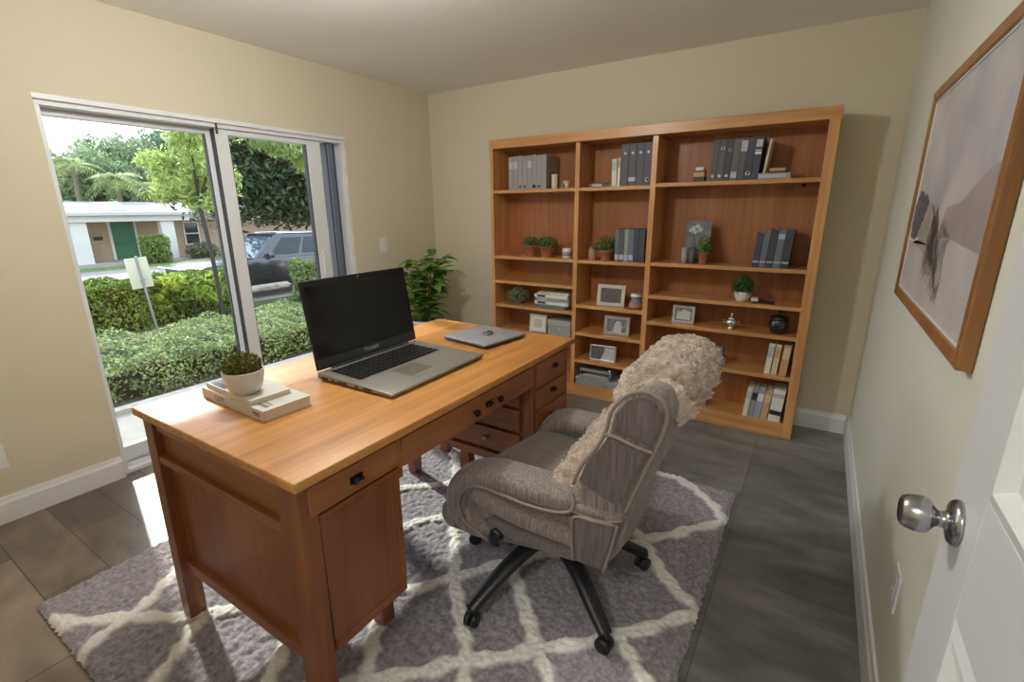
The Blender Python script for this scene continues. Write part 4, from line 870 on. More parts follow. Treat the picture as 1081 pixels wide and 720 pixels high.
# fleece throw over the chair
def make_throw():
    path = [(-.138, .485), (-.150, .54), (-.170, .59), (-.215, .65), (-.262, .72), (-.285, .785), (-.300, .84), (-.325, .885),  (-.352, .908), (-.392, .908), (-.415, .885), (-.425, .850)]
    pts = smooth_path([(p[0], 0, p[1]) for p in path], 26); L = len(pts); NV = 170
    top = []; bot = []
    for i, p in enumerate(pts):
        d = (pts[min(i+1, L-1)]-pts[max(i-1, 0)]).normalized(); nn = Vector((d.z, 0, -d.x))
        s = i/(L-1)
        # along-path: near edge (v max) and far edge (v min)
        ve = .285+.014*math.sin(s*7)+.010*math.sin(s*17)
        vf = -.27+.02*math.sin(s*9+1)+(.05*min(1, max(0, (s-.35)/.2)))
        ve -= .035*math.exp(-((s-.33)/.14)**2)
        if s > .45: ve -= .02*(s-.45)/.55
        for j in range(NV+1):
            t = j/NV; v = vf+(ve-vf)*t
            e = min(t, 1-t, s*1.5+.02, (1-s)*2.2+.02); rnd = min(1, (e/.07))**.5
            fold = .034*abs(math.sin(math.pi*(3.3*t+.25+.9*s)))**.6-.012+.010*math.sin(9*s+2*t)
            q_ = Vector((p.x*1.0, v, p.z))
            vd = noise.voronoi(q_*105)[0]; vd2 = noise.voronoi(q_*60+Vector((4, 4, 4)))[0]
            curl = (.55-min(vd[0], .55))*.022+(.6-min(vd2[0], .6))*.012+noise.noise(q_*45)*.004
            bun = .042*math.exp(-((s-.11)/.10)**2)-.012*math.exp(-((s-.36)/.09)**2)+.016*math.exp(-((s-.68)/.14)**2)
            h_ = (.026+bun+fold*(.45+.55*min(1, s/.4))+curl)*rnd
            sag = 0
            if t > .86: sag = ((t-.86)/.14)**2*.035
            bl_ = BULGE*(1-min(1, (v/HW)**2))*max(0, min(1, (s-.62)/.2))
            P3 = p+Vector((-bl_, v, 0))
            # crown of the chair back falls away to the sides
            off = nn*1.0
            top.append(P3+off*h_*1.0+Vector((0, 0, -sag))+Vector((noise.noise(q_*60+Vector((9, 9, 9))), noise.noise(q_*60), 0))*.005)
            bot.append(P3-off*.012*rnd+Vector((0, 0, -sag)))
    W = NV+1; V = top+bot; n_ = len(top); F = []
    for i in range(L-1):
        for j in range(NV):
            a = i*W+j; F.append((a, a+1, a+W+1, a+W)); F.append((n_+a, n_+a+W, n_+a+W+1, n_+a+1))
    for i in range(L-1):
        for j in (0, NV):
            a = i*W+j; F.append((a, a+W, n_+a+W, n_+a) if j == 0 else (a, n_+a, n_+a+W, a+W))
    for j in range(NV):
        for i in (0, L-1):
            a = i*W+j; F.append((a, n_+a, n_+a+1, a+1) if i == 0 else (a, a+1, n_+a+1, n_+a))
    q = MB(); q.add(V, F, True)
    m = bpy.data.materials.new('curly_fleece'); m.use_nodes = True; n = m.node_tree; b = n.nodes['Principled BSDF']; Ln = n.links
    t = n.nodes.new('ShaderNodeTexCoord'); vo = n.nodes.new('ShaderNodeTexVoronoi'); vo.inputs['Scale'].default_value = 190; vo.inputs['Randomness'].default_value = 1
    ns = n.nodes.new('ShaderNodeTexNoise'); ns.inputs['Scale'].default_value = 30; ns.inputs['Detail'].default_value = 4
    Ln.new(t.outputs['Object'], vo.inputs['Vector']); Ln.new(t.outputs['Object'], ns.inputs['Vector'])
    cr = n.nodes.new('ShaderNodeValToRGB'); e = cr.color_ramp.elements; e[0].position = .3; e[0].color = C(146, 127, 110); e[1].position = .7; e[1].color = C(206, 188, 172); Ln.new(ns.outputs[0], cr.inputs[0]); Ln.new(cr.outputs[0], b.inputs['Base Color'])
    bp = n.nodes.new('ShaderNodeBump'); bp.invert = True; bp.inputs['Strength'].default_value = 1; bp.inputs['Distance'].default_value = .004; Ln.new(vo.outputs['Distance'], bp.inputs['Height']); Ln.new(bp.outputs[0], b.inputs['Normal'])
    b.inputs['Roughness'].default_value = .95; b.inputs['Sheen Weight'].default_value = .5; b.inputs['Specular IOR Level'].default_value = .1
    o = q.build('throw_blanket', m, None); o.location = CH.location; o.rotation_euler = CH.rotation_euler
    tag(o, 'curly beige fleece throw draped over the back of the taupe armchair', 'throw blanket')
make_throw()

# ------------------------------------------------------------------ things on the desk
sil = mat('laptop_silver', C(150, 147, 140), .36, .55); silD = mat('laptop_graphite', C(66, 68, 70), .35, .4); glb = mat('laptop_black', C(12, 12, 13), .3); scr = mat('laptop_screen', C(9, 10, 11), .12, spec=.5)
lp = thing('laptop', 'large open silver laptop with black keyboard and dark screen on the desk', 'laptop', (-1.300, 1.262, DT), R(1.0))
LX0, LX1, LW = -.176, .196, .259     # local: x back..front, y half width
q = MB(); q.hexa([(LX0, -LW, .006), (LX1-.004, -LW, .006), (LX1-.004, LW, .006), (LX0, LW, .006)], [(LX0, -LW, .030), (LX1, -LW, .018), (LX1, LW, .018), (LX0, LW, .030)]); q.build('base', sil, lp, .004, 3, world=False)
q = MB(); q.box(LX0+.01, LX1-.012, -LW+.01, LW-.01, .001, .0065); q.build('underside', silD, lp, .002, world=False)
zt = lambda x: .030-.012*(x-LX0)/(LX1-LX0)
q = MB(); a, b = LX0+.028, LX0+.185; q.add([(a, -.225, zt(a)+.0006), (b, -.225, zt(b)+.0006), (b, .20, zt(b)+.0006), (a, .20, zt(a)+.0006)], [(0, 1, 2, 3)]); kb = q.build('keyboard', glb, lp, world=False)
q = MB(); rows = 6; cols_ = 17
for r_ in range(rows):
    for c_ in range(cols_):
        x0 = a+.004+r_*.0252; y0 = -.222+c_*.0247; x1 = x0+.0215; y1 = y0+.0212
        if r_ == 5 and 5 <= c_ <= 9:
            if c_ > 5: continue
            y1 = y0+.0247*5-.0035
        if c_ == 12 and r_ in (2, 3): y1 = y0+.0212
        z0 = zt((x0+x1)/2)+.001; q.hexa([(x0, y0, z0), (x1, y0, z0), (x1, y1, z0), (x0, y1, z0)], [(x0+.002, y0+.002, z0+.0035), (x1-.002, y0+.002, z0+.0035), (x1-.002, y1-.002, z0+.0035), (x0+.002, y1-.002, z0+.0035)])
q.build('keys', mat('key_black', C(30, 30, 32), .35), kb, world=False)
q = MB(); a2, b2_ = LX0+.205, LX0+.305; q.add([(a2, -.10, zt(a2)+.0007), (b2_, -.10, zt(b2_)+.0007), (b2_, .025, zt(b2_)+.0007), (a2, .025, zt(a2)+.0007)], [(0, 1, 2, 3)]); q.build('touchpad', mat('touchpad_grey', C(112, 108, 100), .4, .3), lp, world=False)
q = MB(); q.hexa([(b2_+.002, -.10, zt(b2_)-.001), (b2_+.018, -.10, zt(b2_+.018)-.001), (b2_+.018, .025, zt(b2_+.018)-.001), (b2_+.002, .025, zt(b2_)-.001)], [(b2_+.002, -.10, zt(b2_)+.002), (b2_+.018, -.10, zt(b2_+.018)+.002), (b2_+.018, .025, zt(b2_+.018)+.002), (b2_+.002, .025, zt(b2_)+.002)]); q.build('touchpad_buttons', met, lp, .001, world=False)
q = MB(); q.box(LX0+.012, LX0+.02, -LW+.02, LW-.02, .029, .0315); q.build('speaker_strip', met, lp, world=False)
q = MB()
for y0, y1, x_ in ((-LW-.0008, -LW+.001, .0),):
    for k, (xa_, xb_) in enumerate(((-.15, -.12), (-.10, -.085), (-.07, -.02), (.02, .035), (.06, .10))): q = MB(); q.box(xa_, xb_, y0, y1, .010, .018); q.build('port', glb, lp, world=False)
# lid
tl = R(8.5)
def lidp(x, y, s): # s height up the lid, x thickness outwards(back)
    return (LX0+.006-s*math.sin(tl)-x*math.cos(tl), y, .030+s*math.cos(tl)-x*math.sin(tl))
def lidbox(x0, x1, y0, y1, s0, s1):
    q = MB(); q.add([lidp(x, y, s) for s in (s0, s1) for y in (y0, y1) for x in (x0, x1)], [(0, 2, 3, 1), (4, 5, 7, 6), (0, 1, 5, 4), (1, 3, 7, 5), (3, 2, 6, 7), (2, 0, 4, 6)]); return q
ld = lidbox(0, .010, -LW, LW, .004, .328).build('lid', glb, lp, .005, 3, world=False)
lidbox(-.0007, .001, -LW+.018, LW-.018, .050, .306).build('screen', scr, ld, world=False)
lidbox(-.0009, .001, -LW+.004, LW-.004, .012, .044).build('lower_bezel', silD, ld, world=False)
lidbox(-.010, .006, -.20, .20, -.010, .008).build('hinge', silD, lp, .003, world=False)
q = MB(); q.lathe([(.0003, 0), (.003, 0), (.003, .0008), (.0003, .0008)], lidp(-.0006, 0, .317), 12, Matrix.Rotation(R(90), 3, 'Y')); q.build('webcam', met, ld, world=False)
Mt = Matrix.Translation(lidp(-.0012, 0.0, .028)) @ Matrix(((0, -math.sin(tl), math.cos(tl), 0), (1, 0, 0, 0), (0, math.cos(tl), math.sin(tl), 0), (0, 0, 0, 1)))
text("TVHIBM", .022, Mt, silv, ld, 'brand_lettering')

cl = thing('closed_laptop', 'thin closed silver-grey laptop lying at the far end of the desk', 'laptop', (-1.285, 1.778, DT), R(-9))
q = MB(); q.box(-.135, .135, -.135, .135, .005, .013); q.build('base', silD, cl, .004, 3, world=False)
q = MB(); q.box(-.138, .138, -.138, .138, .0135, .024); q.build('lid', mat('lid_grey', C(150, 152, 158), .4, .3), cl, .005, 3, world=False)
for sx_ in (-1, 1):
    for sy_ in (-1, 1): q = MB(); q.lathe([(.001, 0), (.008, 0), (.008, .006), (.001, .006)], (sx_*.115, sy_*.115, 0), 12); q.build('rubber_foot', seal, cl, world=False)
ms = thing('computer_mouse', 'small grey oval puck resting on the closed laptop lid', 'mouse', (-1.275, 1.79, DT+.024), R(20))
q = MB(); q.lathe([(.001, 0), (.026, 0), (.030, .003), (.029, .006), (.022, .009), (.001, .010)], n=28, M=Matrix.Diagonal((.8, 1.3, 1))); q.build('shell', mat('puck_grey', C(112, 112, 116), .3, .6), ms, world=False)
q = MB(); q.lathe([(.001, .0098), (.008, .0098), (.008, .0112), (.001, .0115)], n=16); q.build('button', silD, ms, world=False)

# books by the pot
bb = thing('book', 'large pale grey hardcover lying flat under a smaller book at the near desk end', 'book', (-1.478, .695, DT), R(-1.5))
q = MB(); W_, D_, h_ = .372, .155, .034
q.box(-W_/2, W_/2, 0, D_, 0, .003); q.box(-W_/2, W_/2, 0, D_, h_-.003, h_); q.box(-W_/2, W_/2, 0, .003, .003, h_-.003); q.build('cover', mat('pale_grey_cover', C(200, 196, 188), .45), bb, .001, world=False)
q = MB(); q.box(-W_/2+.004, W_/2-.004, .003, D_-.004, .003, h_-.003); q.build('pages', mat('book_pages', C(222, 212, 190), .8), bb, world=False)
Mz = Matrix.Translation((.145, -.0006, h_/2)) @ Matrix.Rotation(R(90), 4, 'X')
text("PTKS", .016, Mz, dkl, bb, 'spine_lettering'); text("OLFY", .026, Matrix.Translation((-.07, -.0006, h_/2)) @ Matrix.Rotation(R(90), 4, 'X'), mat('grey_green_ink', C(96, 104, 92), .5), bb, 'spine_lettering')
q = MB(); q.box(.10, .165, .020, .034, h_, h_+.0005); q.box(.105, .16, .040, .046, h_, h_+.0005); q.build('cover_print', mat('cover_ink', C(120, 116, 108), .5), bb, world=False)
b2 = thing('book', 'thin book with a navy patterned cover panel lying on the larger grey hardcover', 'book', (-1.505, .702, DT+h_), R(-3))
W_, D_, h2 = .285, .130, .016
q = MB(); q.box(-W_/2, W_/2, 0, D_, 0, .0015); q.box(-W_/2, W_/2, 0, D_, h2-.0015, h2); q.box(-W_/2, W_/2, 0, .002, .0015, h2-.0015); q.build('cover', mat('cream_board', C(204, 198, 188), .5), b2, .0008, world=False)
q = MB(); q.box(-W_/2+.003, W_/2-.003, .002, D_-.003, .0015, h2-.0015); q.build('pages', mat('book_pages', C(222, 212, 190), .8), b2, world=False)
q = MB(); q.box(-W_/2+.006, -W_/2+.115, .006, D_-.006, h2, h2+.0006); cp = q.build('cover_panel', mat('navy_cover_print', C(44, 50, 70), .5), b2, world=False)
q = MB()
for i in range(7):
    for j in range(9):
        x_ = -W_/2+.012+i*.0148; y_ = .010+j*.0140
        q.box(x_, x_+.008, y_, y_+.004, h2+.0006, h2+.001)
q.build('cover_pattern', mat('pattern_grey', C(140, 146, 160), .5), cp, world=False)
dpz = DT+h_+h2
dp = pot_plant('potted_moss', 'low bushy moss plant in a white ceramic bowl standing on the two desk books', (-1.448, .732, dpz), .058, .074, mat('white_ceramic_bowl', C(206, 203, 196), .35), lf_moss, .068, 2000, .011,
    prof=[(.001, 0), (.033, 0), (.037, .002), (.048, .020), (.056, .047), (.059, .071), (.058, .074), (.055, .074), (.052, .062), (.001, .062)], lr=.054, up_=.3, asp=.55)


# ------------------------------------------------------------------ corner plant
cpn = thing('potted_ficus', 'leafy green houseplant in a wrapped blue-grey pot in the room corner', 'houseplant', (-2.70, 2.92, 0))
q = MB(); q.lathe([(.001, 0), (.10, 0), (.105, .01), (.125, .40), (.135, .42), (.14, .50), (.135, .505), (.125, .50), (.12, .46), (.001, .46)], n=36); q.build('pot', mat('slate_blue_pot', C(74, 84, 104), .4), cpn, world=False)
q = MB(); q.lathe([(.127, .36), (.137, .40), (.150, .505), (.158, .53), (.154, .533), (.138, .50), (.129, .41)], n=36); q.build('white_wrap', mat('white_wrap', C(218, 218, 224), .6, bump=(20, .5)), cpn, world=False)
MB().lathe([(.001, .46), (.12, .46), (.001, .475)]).build('soil', soil, cpn, world=False)
q = MB(); st_ = MB(); rr = random.Random(11)
def bigleaf(q, base, d, up_, L_, W_, curl=.35):
    d = Vector(d).normalized(); s = d.cross(Vector(up_)).normalized(); n_ = s.cross(d).normalized(); V = []; k = 9
    for i in range(k):
        t = i/(k-1); w_ = W_*math.sin(math.pi*min(1, t**.75*1.0))**.8*(.5 if i in (0, k-1) else 1) if 0 < i < k-1 else .002
        c = Vector(base)+d*L_*t+n_*(-curl*L_*t*t)
        V += [c-s*w_*.5+n_*w_*.16, c, c+s*w_*.5+n_*w_*.16]
    F = []
    for i in range(k-1): F += [(3*i, 3*i+3, 3*i+4, 3*i+1), (3*i+1, 3*i+4, 3*i+5, 3*i+2)]
    q.add(V, F, True)
for i in range(11):
    a = rr.uniform(0, 6.28); lean = rr.uniform(.03, .17); hh = rr.uniform(.28, .56)
    P_ = smooth_path([(0.02*math.cos(a), .02*math.sin(a), .46), (lean*.5*math.cos(a), lean*.5*math.sin(a), .46+hh*.5), (lean*1.2*math.cos(a), lean*1.2*math.sin(a), .46+hh)], 6)
    st_.tube(P_, [.006-.003*k/(len(P_)-1) for k in range(len(P_))], 6)
    for k in range(3, len(P_)):
        for _ in range(1 if k < 8 else 2):
            b_ = rr.uniform(0, 6.28); dd = Vector((math.cos(b_), math.sin(b_), rr.uniform(-.1, .8)))
            pe = P_[k]+dd*.035; st_.tube([P_[k], pe], .0018, 5)
            bigleaf(q, pe, dd, (0, 0, 1), rr.uniform(.11, .17), rr.uniform(.06, .092), rr.uniform(.1, .5))
q.build('foliage', leafmat('ficus_leaves', C(60, 118, 40), C(148, 194, 88), .4, .3), cpn, world=False)
st_.build('stems', mat('brown_green_stem', C(104, 98, 58), .6), cpn, world=False)
q = MB()
for i in range(40):
    a = rr.uniform(0, 6.28); dd = Vector((math.cos(a), math.sin(a), rr.uniform(.2, 1.2))); bigleaf(q, Vector((math.cos(a)*.05, math.sin(a)*.05, .47)), dd, (0, 0, 1), rr.uniform(.08, .17), rr.uniform(.015, .03), .3)
q.build('variegated_leaves', leafmat('variegated_leaves', C(160, 170, 120), C(214, 216, 190), .3, .4), cpn, world=False)

# ------------------------------------------------------------------ outdoors
def ground():
    xs = [-3.27, -4.35, -4.36, -6.6, -8.0, -9.5, -11.0, -13.0, -20, -27.4, -70]
    zs = [-.06, -.08, -.10, -.12, -.35, -.72, -.90, -.93, -.95, -.93, -.9]
    q = MB(); ys = [-14, 60]
    for i in range(len(xs)-1): q.add([(xs[i], ys[0], zs[i]), (xs[i+1], ys[0], zs[i+1]), (xs[i+1], ys[1], zs[i+1]), (xs[i], ys[1], zs[i])], [(0, 3, 2, 1)])
    m = bpy.data.materials.new('yard_ground'); m.use_nodes = True; n = m.node_tree; b = n.nodes['Principled BSDF']; L = n.links
    t = n.nodes.new('ShaderNodeTexCoord'); s_ = n.nodes.new('ShaderNodeSeparateXYZ'); L.new(t.outputs['Object'], s_.inputs[0])
    mr = n.nodes.new('ShaderNodeMapRange'); mr.inputs[1].default_value = -3.2; mr.inputs[2].default_value = -28.2; L.new(s_.outputs['X'], mr.inputs[0])
    cr = n.nodes.new('ShaderNodeValToRGB'); cr.color_ramp.interpolation = 'CONSTANT'; e = cr.color_ramp.elements
    def st(x): return (-3.2-x)/25.0
    stops = [(-3.2, C(150, 142, 132)), (-4.36, C(84, 64, 50)), (-9.6, C(78, 88, 44)), (-12.6, C(150, 140, 132)), (-25.2, C(96, 116, 54)), (-27.0, C(150, 142, 132))]
    e[0].position = 0; e[0].color = stops[0][1]; e[1].position = st(stops[1][0]); e[1].color = stops[1][1]
    for x, c in stops[2:]: k = e.new(st(x)); k.color = c
    L.new(mr.outputs[0], cr.inputs[0])
    q_ = n.nodes.new('ShaderNodeTexNoise'); q_.inputs['Scale'].default_value = 6; q_.inputs['Detail'].default_value = 8; L.new(t.outputs['Object'], q_.inputs['Vector'])
    r2 = n.nodes.new('ShaderNodeMapRange'); r2.inputs[3].default_value = .75; r2.inputs[4].default_value = 1.2; L.new(q_.outputs[0], r2.inputs[0])
    vm = n.nodes.new('ShaderNodeVectorMath'); vm.operation = 'SCALE'; L.new(cr.outputs[0], vm.inputs[0]); L.new(r2.outputs[0], vm.inputs['Scale']); L.new(vm.outputs[0], b.inputs['Base Color']); b.inputs['Roughness'].default_value = .9
    return tag(q.build('ground', m), kind='structure')
ground()
struct('patio_kerb', MB().box(-4.42, -4.32, -3, 8, -.12, -.045), mat('kerb_concrete', C(168, 160, 150), .9, bump=(30, .3)))
core = mat('hedge_twigs', C(52, 46, 26), .95, bump=(12, .6))
def hedge(nm, lab, x0, x1, y0, y1, z0, z1, n, size, lm, cat='hedge', asp=.55, lump=.08):
    o = thing(nm, lab, cat, ((x0+x1)/2, (y0+y1)/2, z0))
    q = MB(); i = .10 if (x1-x0) > .6 else .05; nx, ny = 6, 20
    q.box(x0+i, x1-i, y0+i, y1-i, z0, z1-i*1.1); q.build('branches', core, o)
    W, Dp, Hh = x1-x0, y1-y0, z1-z0
    areas = [W*Dp*1.2, Dp*Hh, Dp*Hh*.4, W*Hh, W*Hh]; tot = sum(areas); pos = []; nr = []
    for k, a in enumerate(areas):
        m_ = int(n*a/tot); u = rng.uniform(0, 1, m_); v = rng.uniform(0, 1, m_)**(.8 if k else 1); dp = rng.exponential(.03, m_)
        if k == 0: P_ = np.stack([x0+u*W, y0+v*Dp, z1-dp], 1); N_ = np.tile([0, 0, 1.], (m_, 1))
        elif k == 1: P_ = np.stack([x1-dp, y0+u*Dp, z0+v*Hh], 1); N_ = np.tile([1., 0, .3], (m_, 1))
        elif k == 2: P_ = np.stack([x0+dp, y0+u*Dp, z0+v*Hh], 1); N_ = np.tile([-1., 0, .3], (m_, 1))
        elif k == 3: P_ = np.stack([x0+u*W, y0+dp, z0+v*Hh], 1); N_ = np.tile([0, -1., .3], (m_, 1))
        else: P_ = np.stack([x0+u*W, y1-dp, z0+v*Hh], 1); N_ = np.tile([0, 1., .3], (m_, 1))
        lm_ = lump*(np.sin(P_[:, 1]*7+P_[:, 0]*5)+np.sin(P_[:, 1]*13.3-P_[:, 0]*9+P_[:, 2]*6)*.6)
        P_ += N_*lm_[:, None]*.6; pos.append(P_); nr.append(N_)
    q = MB(); leafmesh(q, np.concatenate(pos), np.concatenate(nr), size, asp, .75); q.build('foliage', lm, o); return o
lh1 = leafmat('hedge_leaves_bright', C(92, 116, 58), C(176, 186, 122), .35, .5)
lh2 = leafmat('hedge_leaves_deep', C(60, 88, 30), C(150, 168, 60), .3, .45)
hedge('clipped_hedge', 'broad clipped light green hedge just outside the glass door', -5.85, -4.62, -1.2, 7.2, -.12, .24, 46000, .036, lh1)
hedge('street_hedge', 'darker sunlit hedge behind the sign post along the driveway', -12.6, -11.5, .8, 6.3, -.93, .06, 22000, .075, lh2)
hedge('boxy_shrub', 'small boxy green shrub before the parked dark vehicle, right pane', -11.9, -10.9, 7.65, 8.9, -.93, .14, 4500, .08, lh1, 'shrub')
# leafy sprouts
sp = thing('leafy_shrub', 'loose bright yellow-green shrub growing through the street hedge', 'shrub', (-11.3, 4.9, -.9))
q = MB()
for i in range(9):
    p, d = blob(150, (-11.3+rng.uniform(-.4, .1), 4.9+rng.uniform(-.5, .9), -.15+rng.uniform(-.25, .25)), (.25, .3, .22), .2); leafmesh(q, p, d, .15, .35, .8, .2)
q.build('foliage', leafmat('sprout_leaves', C(120, 150, 40), C(196, 206, 96), .45), sp)
q = MB(); [q.tube([(-11.3, 4.9, -.92), (-11.3+.2*math.cos(a), 4.9+.4*math.sin(a), -.2)], .012, 5) for a in range(6)]; q.build('stems', core, sp)
# litter of dry plants between the hedges
dg = thing('dry_plants', 'pale dry ground plants behind the clipped hedge', 'dry plants', (-7.8, 3.0, -.4)); dg['kind'] = 'stuff'
q = MB(); m_ = 2600; xs = rng.uniform(-9.2, -6.9, m_); ys = rng.uniform(1.0, 5.5, m_); zs = -.12-(-6.6-xs).clip(0, 3)*.22+rng.uniform(0, .14, m_)
leafmesh(q, np.stack([xs, ys, zs], 1), np.tile([0, 0, 1.], (m_, 1)), .13, .25, .9); q.build('foliage', leafmat('dry_leaves', C(150, 140, 96), C(206, 192, 150), .2), dg)

# back of a small road sign on a post
sg = thing('road_sign', 'back of a small off-white sign board on a grey steel post', 'sign', (-11.3, 4.15, -.93))
q = MB(); q.box(-11.32, -11.31, 3.95, 4.33, -.04, .56); tag(q.build('sign_board', mat('sign_back', C(206, 200, 176), .5), sg, .03, 3), 'off-white board')
q = MB(); q.box(-11.31, -11.275, 4.13, 4.17, -.93, .59); q.build('post', mat('galvanised_steel', C(150, 156, 156), .45, .5), sg, .004)
q = MB(); q.box(-11.275, -11.265, 4.10, 4.20, .10, .13); q.build('clamp', mat('galvanised_steel', C(150, 156, 156), .45, .5), sg)

sg.rotation_euler = (R(4), 0, 0)

# parked SUV, nose towards -Y
su = thing('parked_car', 'dark grey sport utility vehicle parked across the driveway', 'car', (-13.95, 7.95, -.94))
cp_ = mat('car_paint_grey', C(66, 66, 70), .22, .4, coat=.8); cgl = mat('car_glass', C(40, 46, 52), .06, .2); tyre = mat('tyre_rubber', C(22, 22, 22), .8); rimm = mat('alloy_rim', C(150, 150, 154), .3, .8); chr_ = mat('chrome', C(220, 220, 224), .1, 1.0)
def arch(cy, r, n=10): return [(cy+r*math.cos(math.pi*(1-k/n))*-1*-1, -.60+r*math.sin(math.pi*k/n)) for k in range(n+1)]
gz = -.94
def archp(cy, r=.40, zc=-.56, n=10): return [(cy-r*math.cos(math.pi*k/n), zc+r*math.sin(math.pi*k/n)) for k in range(n+1)]
low = [(5.48, -.62)]+archp(6.42)+archp(9.32)+[(10.25, -.62), (10.30, -.20), (10.22, .10), (7.25, .16), (6.6, .14), (5.75, .07), (5.50, -.05), (5.44, -.30)]
q = MB(); q.prism(low, -14.9, -13.0, lambda u, w_, t: (t, u, w_)); q.build('body', cp_, su, .05, 3)
# greenhouse
bt = [(-14.82, 7.05, .12), (-13.08, 7.05, .12), (-13.08, 10.2, .10), (-14.82, 10.2, .10)]; tp = [(-14.62, 7.85, .77), (-13.28, 7.85, .77), (-13.28, 9.95, .74), (-14.62, 9.95, .74)]
q = MB(); q.hexa(bt, tp); q.build('cabin', cp_, su, .04, 3)
def between(fr, a, b, c, d, nm, off, m=cgl):
    """quad on a cabin face from bilinear coords"""
    def pt(u, v):
        p0, p1, p2, p3 = [Vector(x) for x in fr]; return (p0*(1-u)+p1*u)*(1-v)+(p3*(1-u)+p2*u)*v
    q = MB(); o = Vector(off); P4 = [pt(a, c), pt(b, c), pt(b, d), pt(a, d)]; q.hexa([p-o for p in P4], [p+o for p in P4]); return q.build(nm, m, su, .006)
side = (bt[1], bt[2], tp[2], tp[1]); front = (bt[0], bt[1], tp[1], tp[0])
between(side, .13, .42, .16, .86, 'side_window', (.012, 0, .004)); between(side, .46, .70, .16, .86, 'side_window', (.012, 0, .004)); between(side, .74, .95, .2, .86, 'side_window', (.012, 0, .004))
between(front, .05, .95, .06, .9, 'windshield', (0, -.014, .010), mat('windshield_glass', C(120, 130, 138), .05, .6))
for cy in (6.42, 9.32):
    for x_ in (-13.12, -14.78):
        q = MB(); Mw = Matrix.Rotation(R(90), 3, 'Y'); q.lathe([(.20, -.12), (.33, -.12), (.375, -.09), (.375, .09), (.33, .12), (.20, .12)], (x_, cy, -.565), 32, Mw); w_ = q.build('wheel', tyre, su)
        q = MB(); q.lathe([(.001, -.10), (.22, -.10), (.23, .0), (.22, .115), (.19, .10), (.05, .08), (.001, .09)], (x_, cy, -.565), 24, Mw); q.build('rim', rimm, w_)
q = MB(); q.box(-13.06, -12.84, 7.42, 7.52, .16, .30); q.build('wing_mirror', cp_, su, .03, 3)
q = MB(); q.box(-14.85, -14.4, 5.40, 5.52, -.12, .02); q.build('headlight', chr_, su, .02); q = MB(); q.box(-13.5, -13.02, 5.40, 5.52, -.12, .02); q.build('headlight', chr_, su, .02)
q = MB(); q.box(-14.35, -13.55, 5.40, 5.47, -.32, .0); q.build('grille', blp, su, .02)
for y_ in (7.95, 9.05): q = MB(); q.box(-13.0, -12.985, y_, y_+.16, .0, .03); q.build('door_handle', chr_, su, .004)
q = MB(); q.tube([(-13.4, 8.0, .80), (-13.4, 9.8, .78)], .02); q.tube([(-14.5, 8.0, .80), (-14.5, 9.8, .78)], .02); q.build('roof_rails', chr_, su)

for o_ in [su]: o_.location.y += .35

# house across the street
HXf, HXw = -28.0, -29.4; gzh = -.93
hs = thing('house', 'low beige single-storey house with green front door across the street', 'house', (-31, 12, gzh))
sand = mat('beige_stucco', C(176, 150, 126), .85, bump=(20, .3)); whs = mat('white_painted_stucco', C(214, 210, 204), .7)
q = MB(); q.box(-36, HXw, 2.0, 26, gzh, 1.0); q.build('wall', sand, hs)
q = MB(); q.box(-37, HXf+.2, 1.0, 12.75, 1.02, 1.30); q.build('porch_fascia', whs, hs, .02)
q = MB(); q.box(-37, HXf+.45, .8, 12.9, 1.30, 1.46); q.build('roof_edge', mat('roof_white', C(188, 186, 184), .7), hs, .02)
q = MB(); q.hexa([(-37, .8, 1.46), (HXf+.3, .8, 1.46), (HXf+.3, 26, 1.46), (-37, 26, 1.46)], [(-33.5, 2, 2.0), (-32.5, 2, 2.0), (-32.5, 25, 2.0), (-33.5, 25, 2.0)]); q.build('roof', mat('roof_tile', C(150, 146, 142), .8, bump=(8, .5)), hs)
q = MB(); q.box(-30.5, HXw+.45, 12.9, 26, 1.0, 1.42); q.build('eave_fascia', whs, hs, .02)
q = MB(); q.prism([(9.5, 1.46), (10.5, 1.46), (10.0, 1.95)], -31.5, -28.6, lambda u, w_, t: (t, u, w_)); q.build('gable_vent', whs, hs)
for y0_, y1_ in ((7.65, 8.42), (11.35, 11.95), (2.5, 3.2)): q = MB(); q.box(HXf-.35, HXf+.05, y0_, y1_, gzh, 1.02); q.build('pillar', whs, hs, .02)
q = MB(); q.box(HXw-.02, HXw+.06, 9.75, 10.70, gzh, .98); dd_ = q.build('front_door', mat('green_door_paint', C(58, 112, 78), .4), hs, .01)
for k in range(3): q = MB(); q.box(HXw+.06, HXw+.075, 9.90, 10.55, gzh+.2+k*.6, gzh+.65+k*.6); q.build('door_panel', mat('green_door_paint', C(58, 112, 78), .4), dd_, .006)
q = MB(); q.box(HXw+.06, HXw+.11, 9.80, 9.86, -.05, .05); q.build('door_knob', brs, dd_)
q = MB(); q.box(HXw, HXw+.05, 9.62, 9.74, gzh, 1.0); q.box(HXw, HXw+.05, 10.71, 10.80, gzh, 1.0); q.build('door_trim', whs, hs)
q = MB(); q.box(HXw, HXw+.06, 9.0, 9.35, .15, .32); q.build('mailbox', dkl, hs, .01)
q = MB(); q.box(HXw-.02, HXw+.06, 12.95, 13.75, -.30, .92); wn = q.build('window', whs, hs, .01)
q = MB(); q.box(HXw+.055, HXw+.07, 13.02, 13.68, -.24, .27); q.box(HXw+.055, HXw+.07, 13.02, 13.68, .33, .86); q.build('pane', cgl, wn)
q = MB(); q.box(HXf-1.4, HXf+.3, 6.6, 12.4, gzh-.02, gzh+.10); q.build('porch_slab', mat('kerb_concrete', C(168, 160, 150), .9), hs)
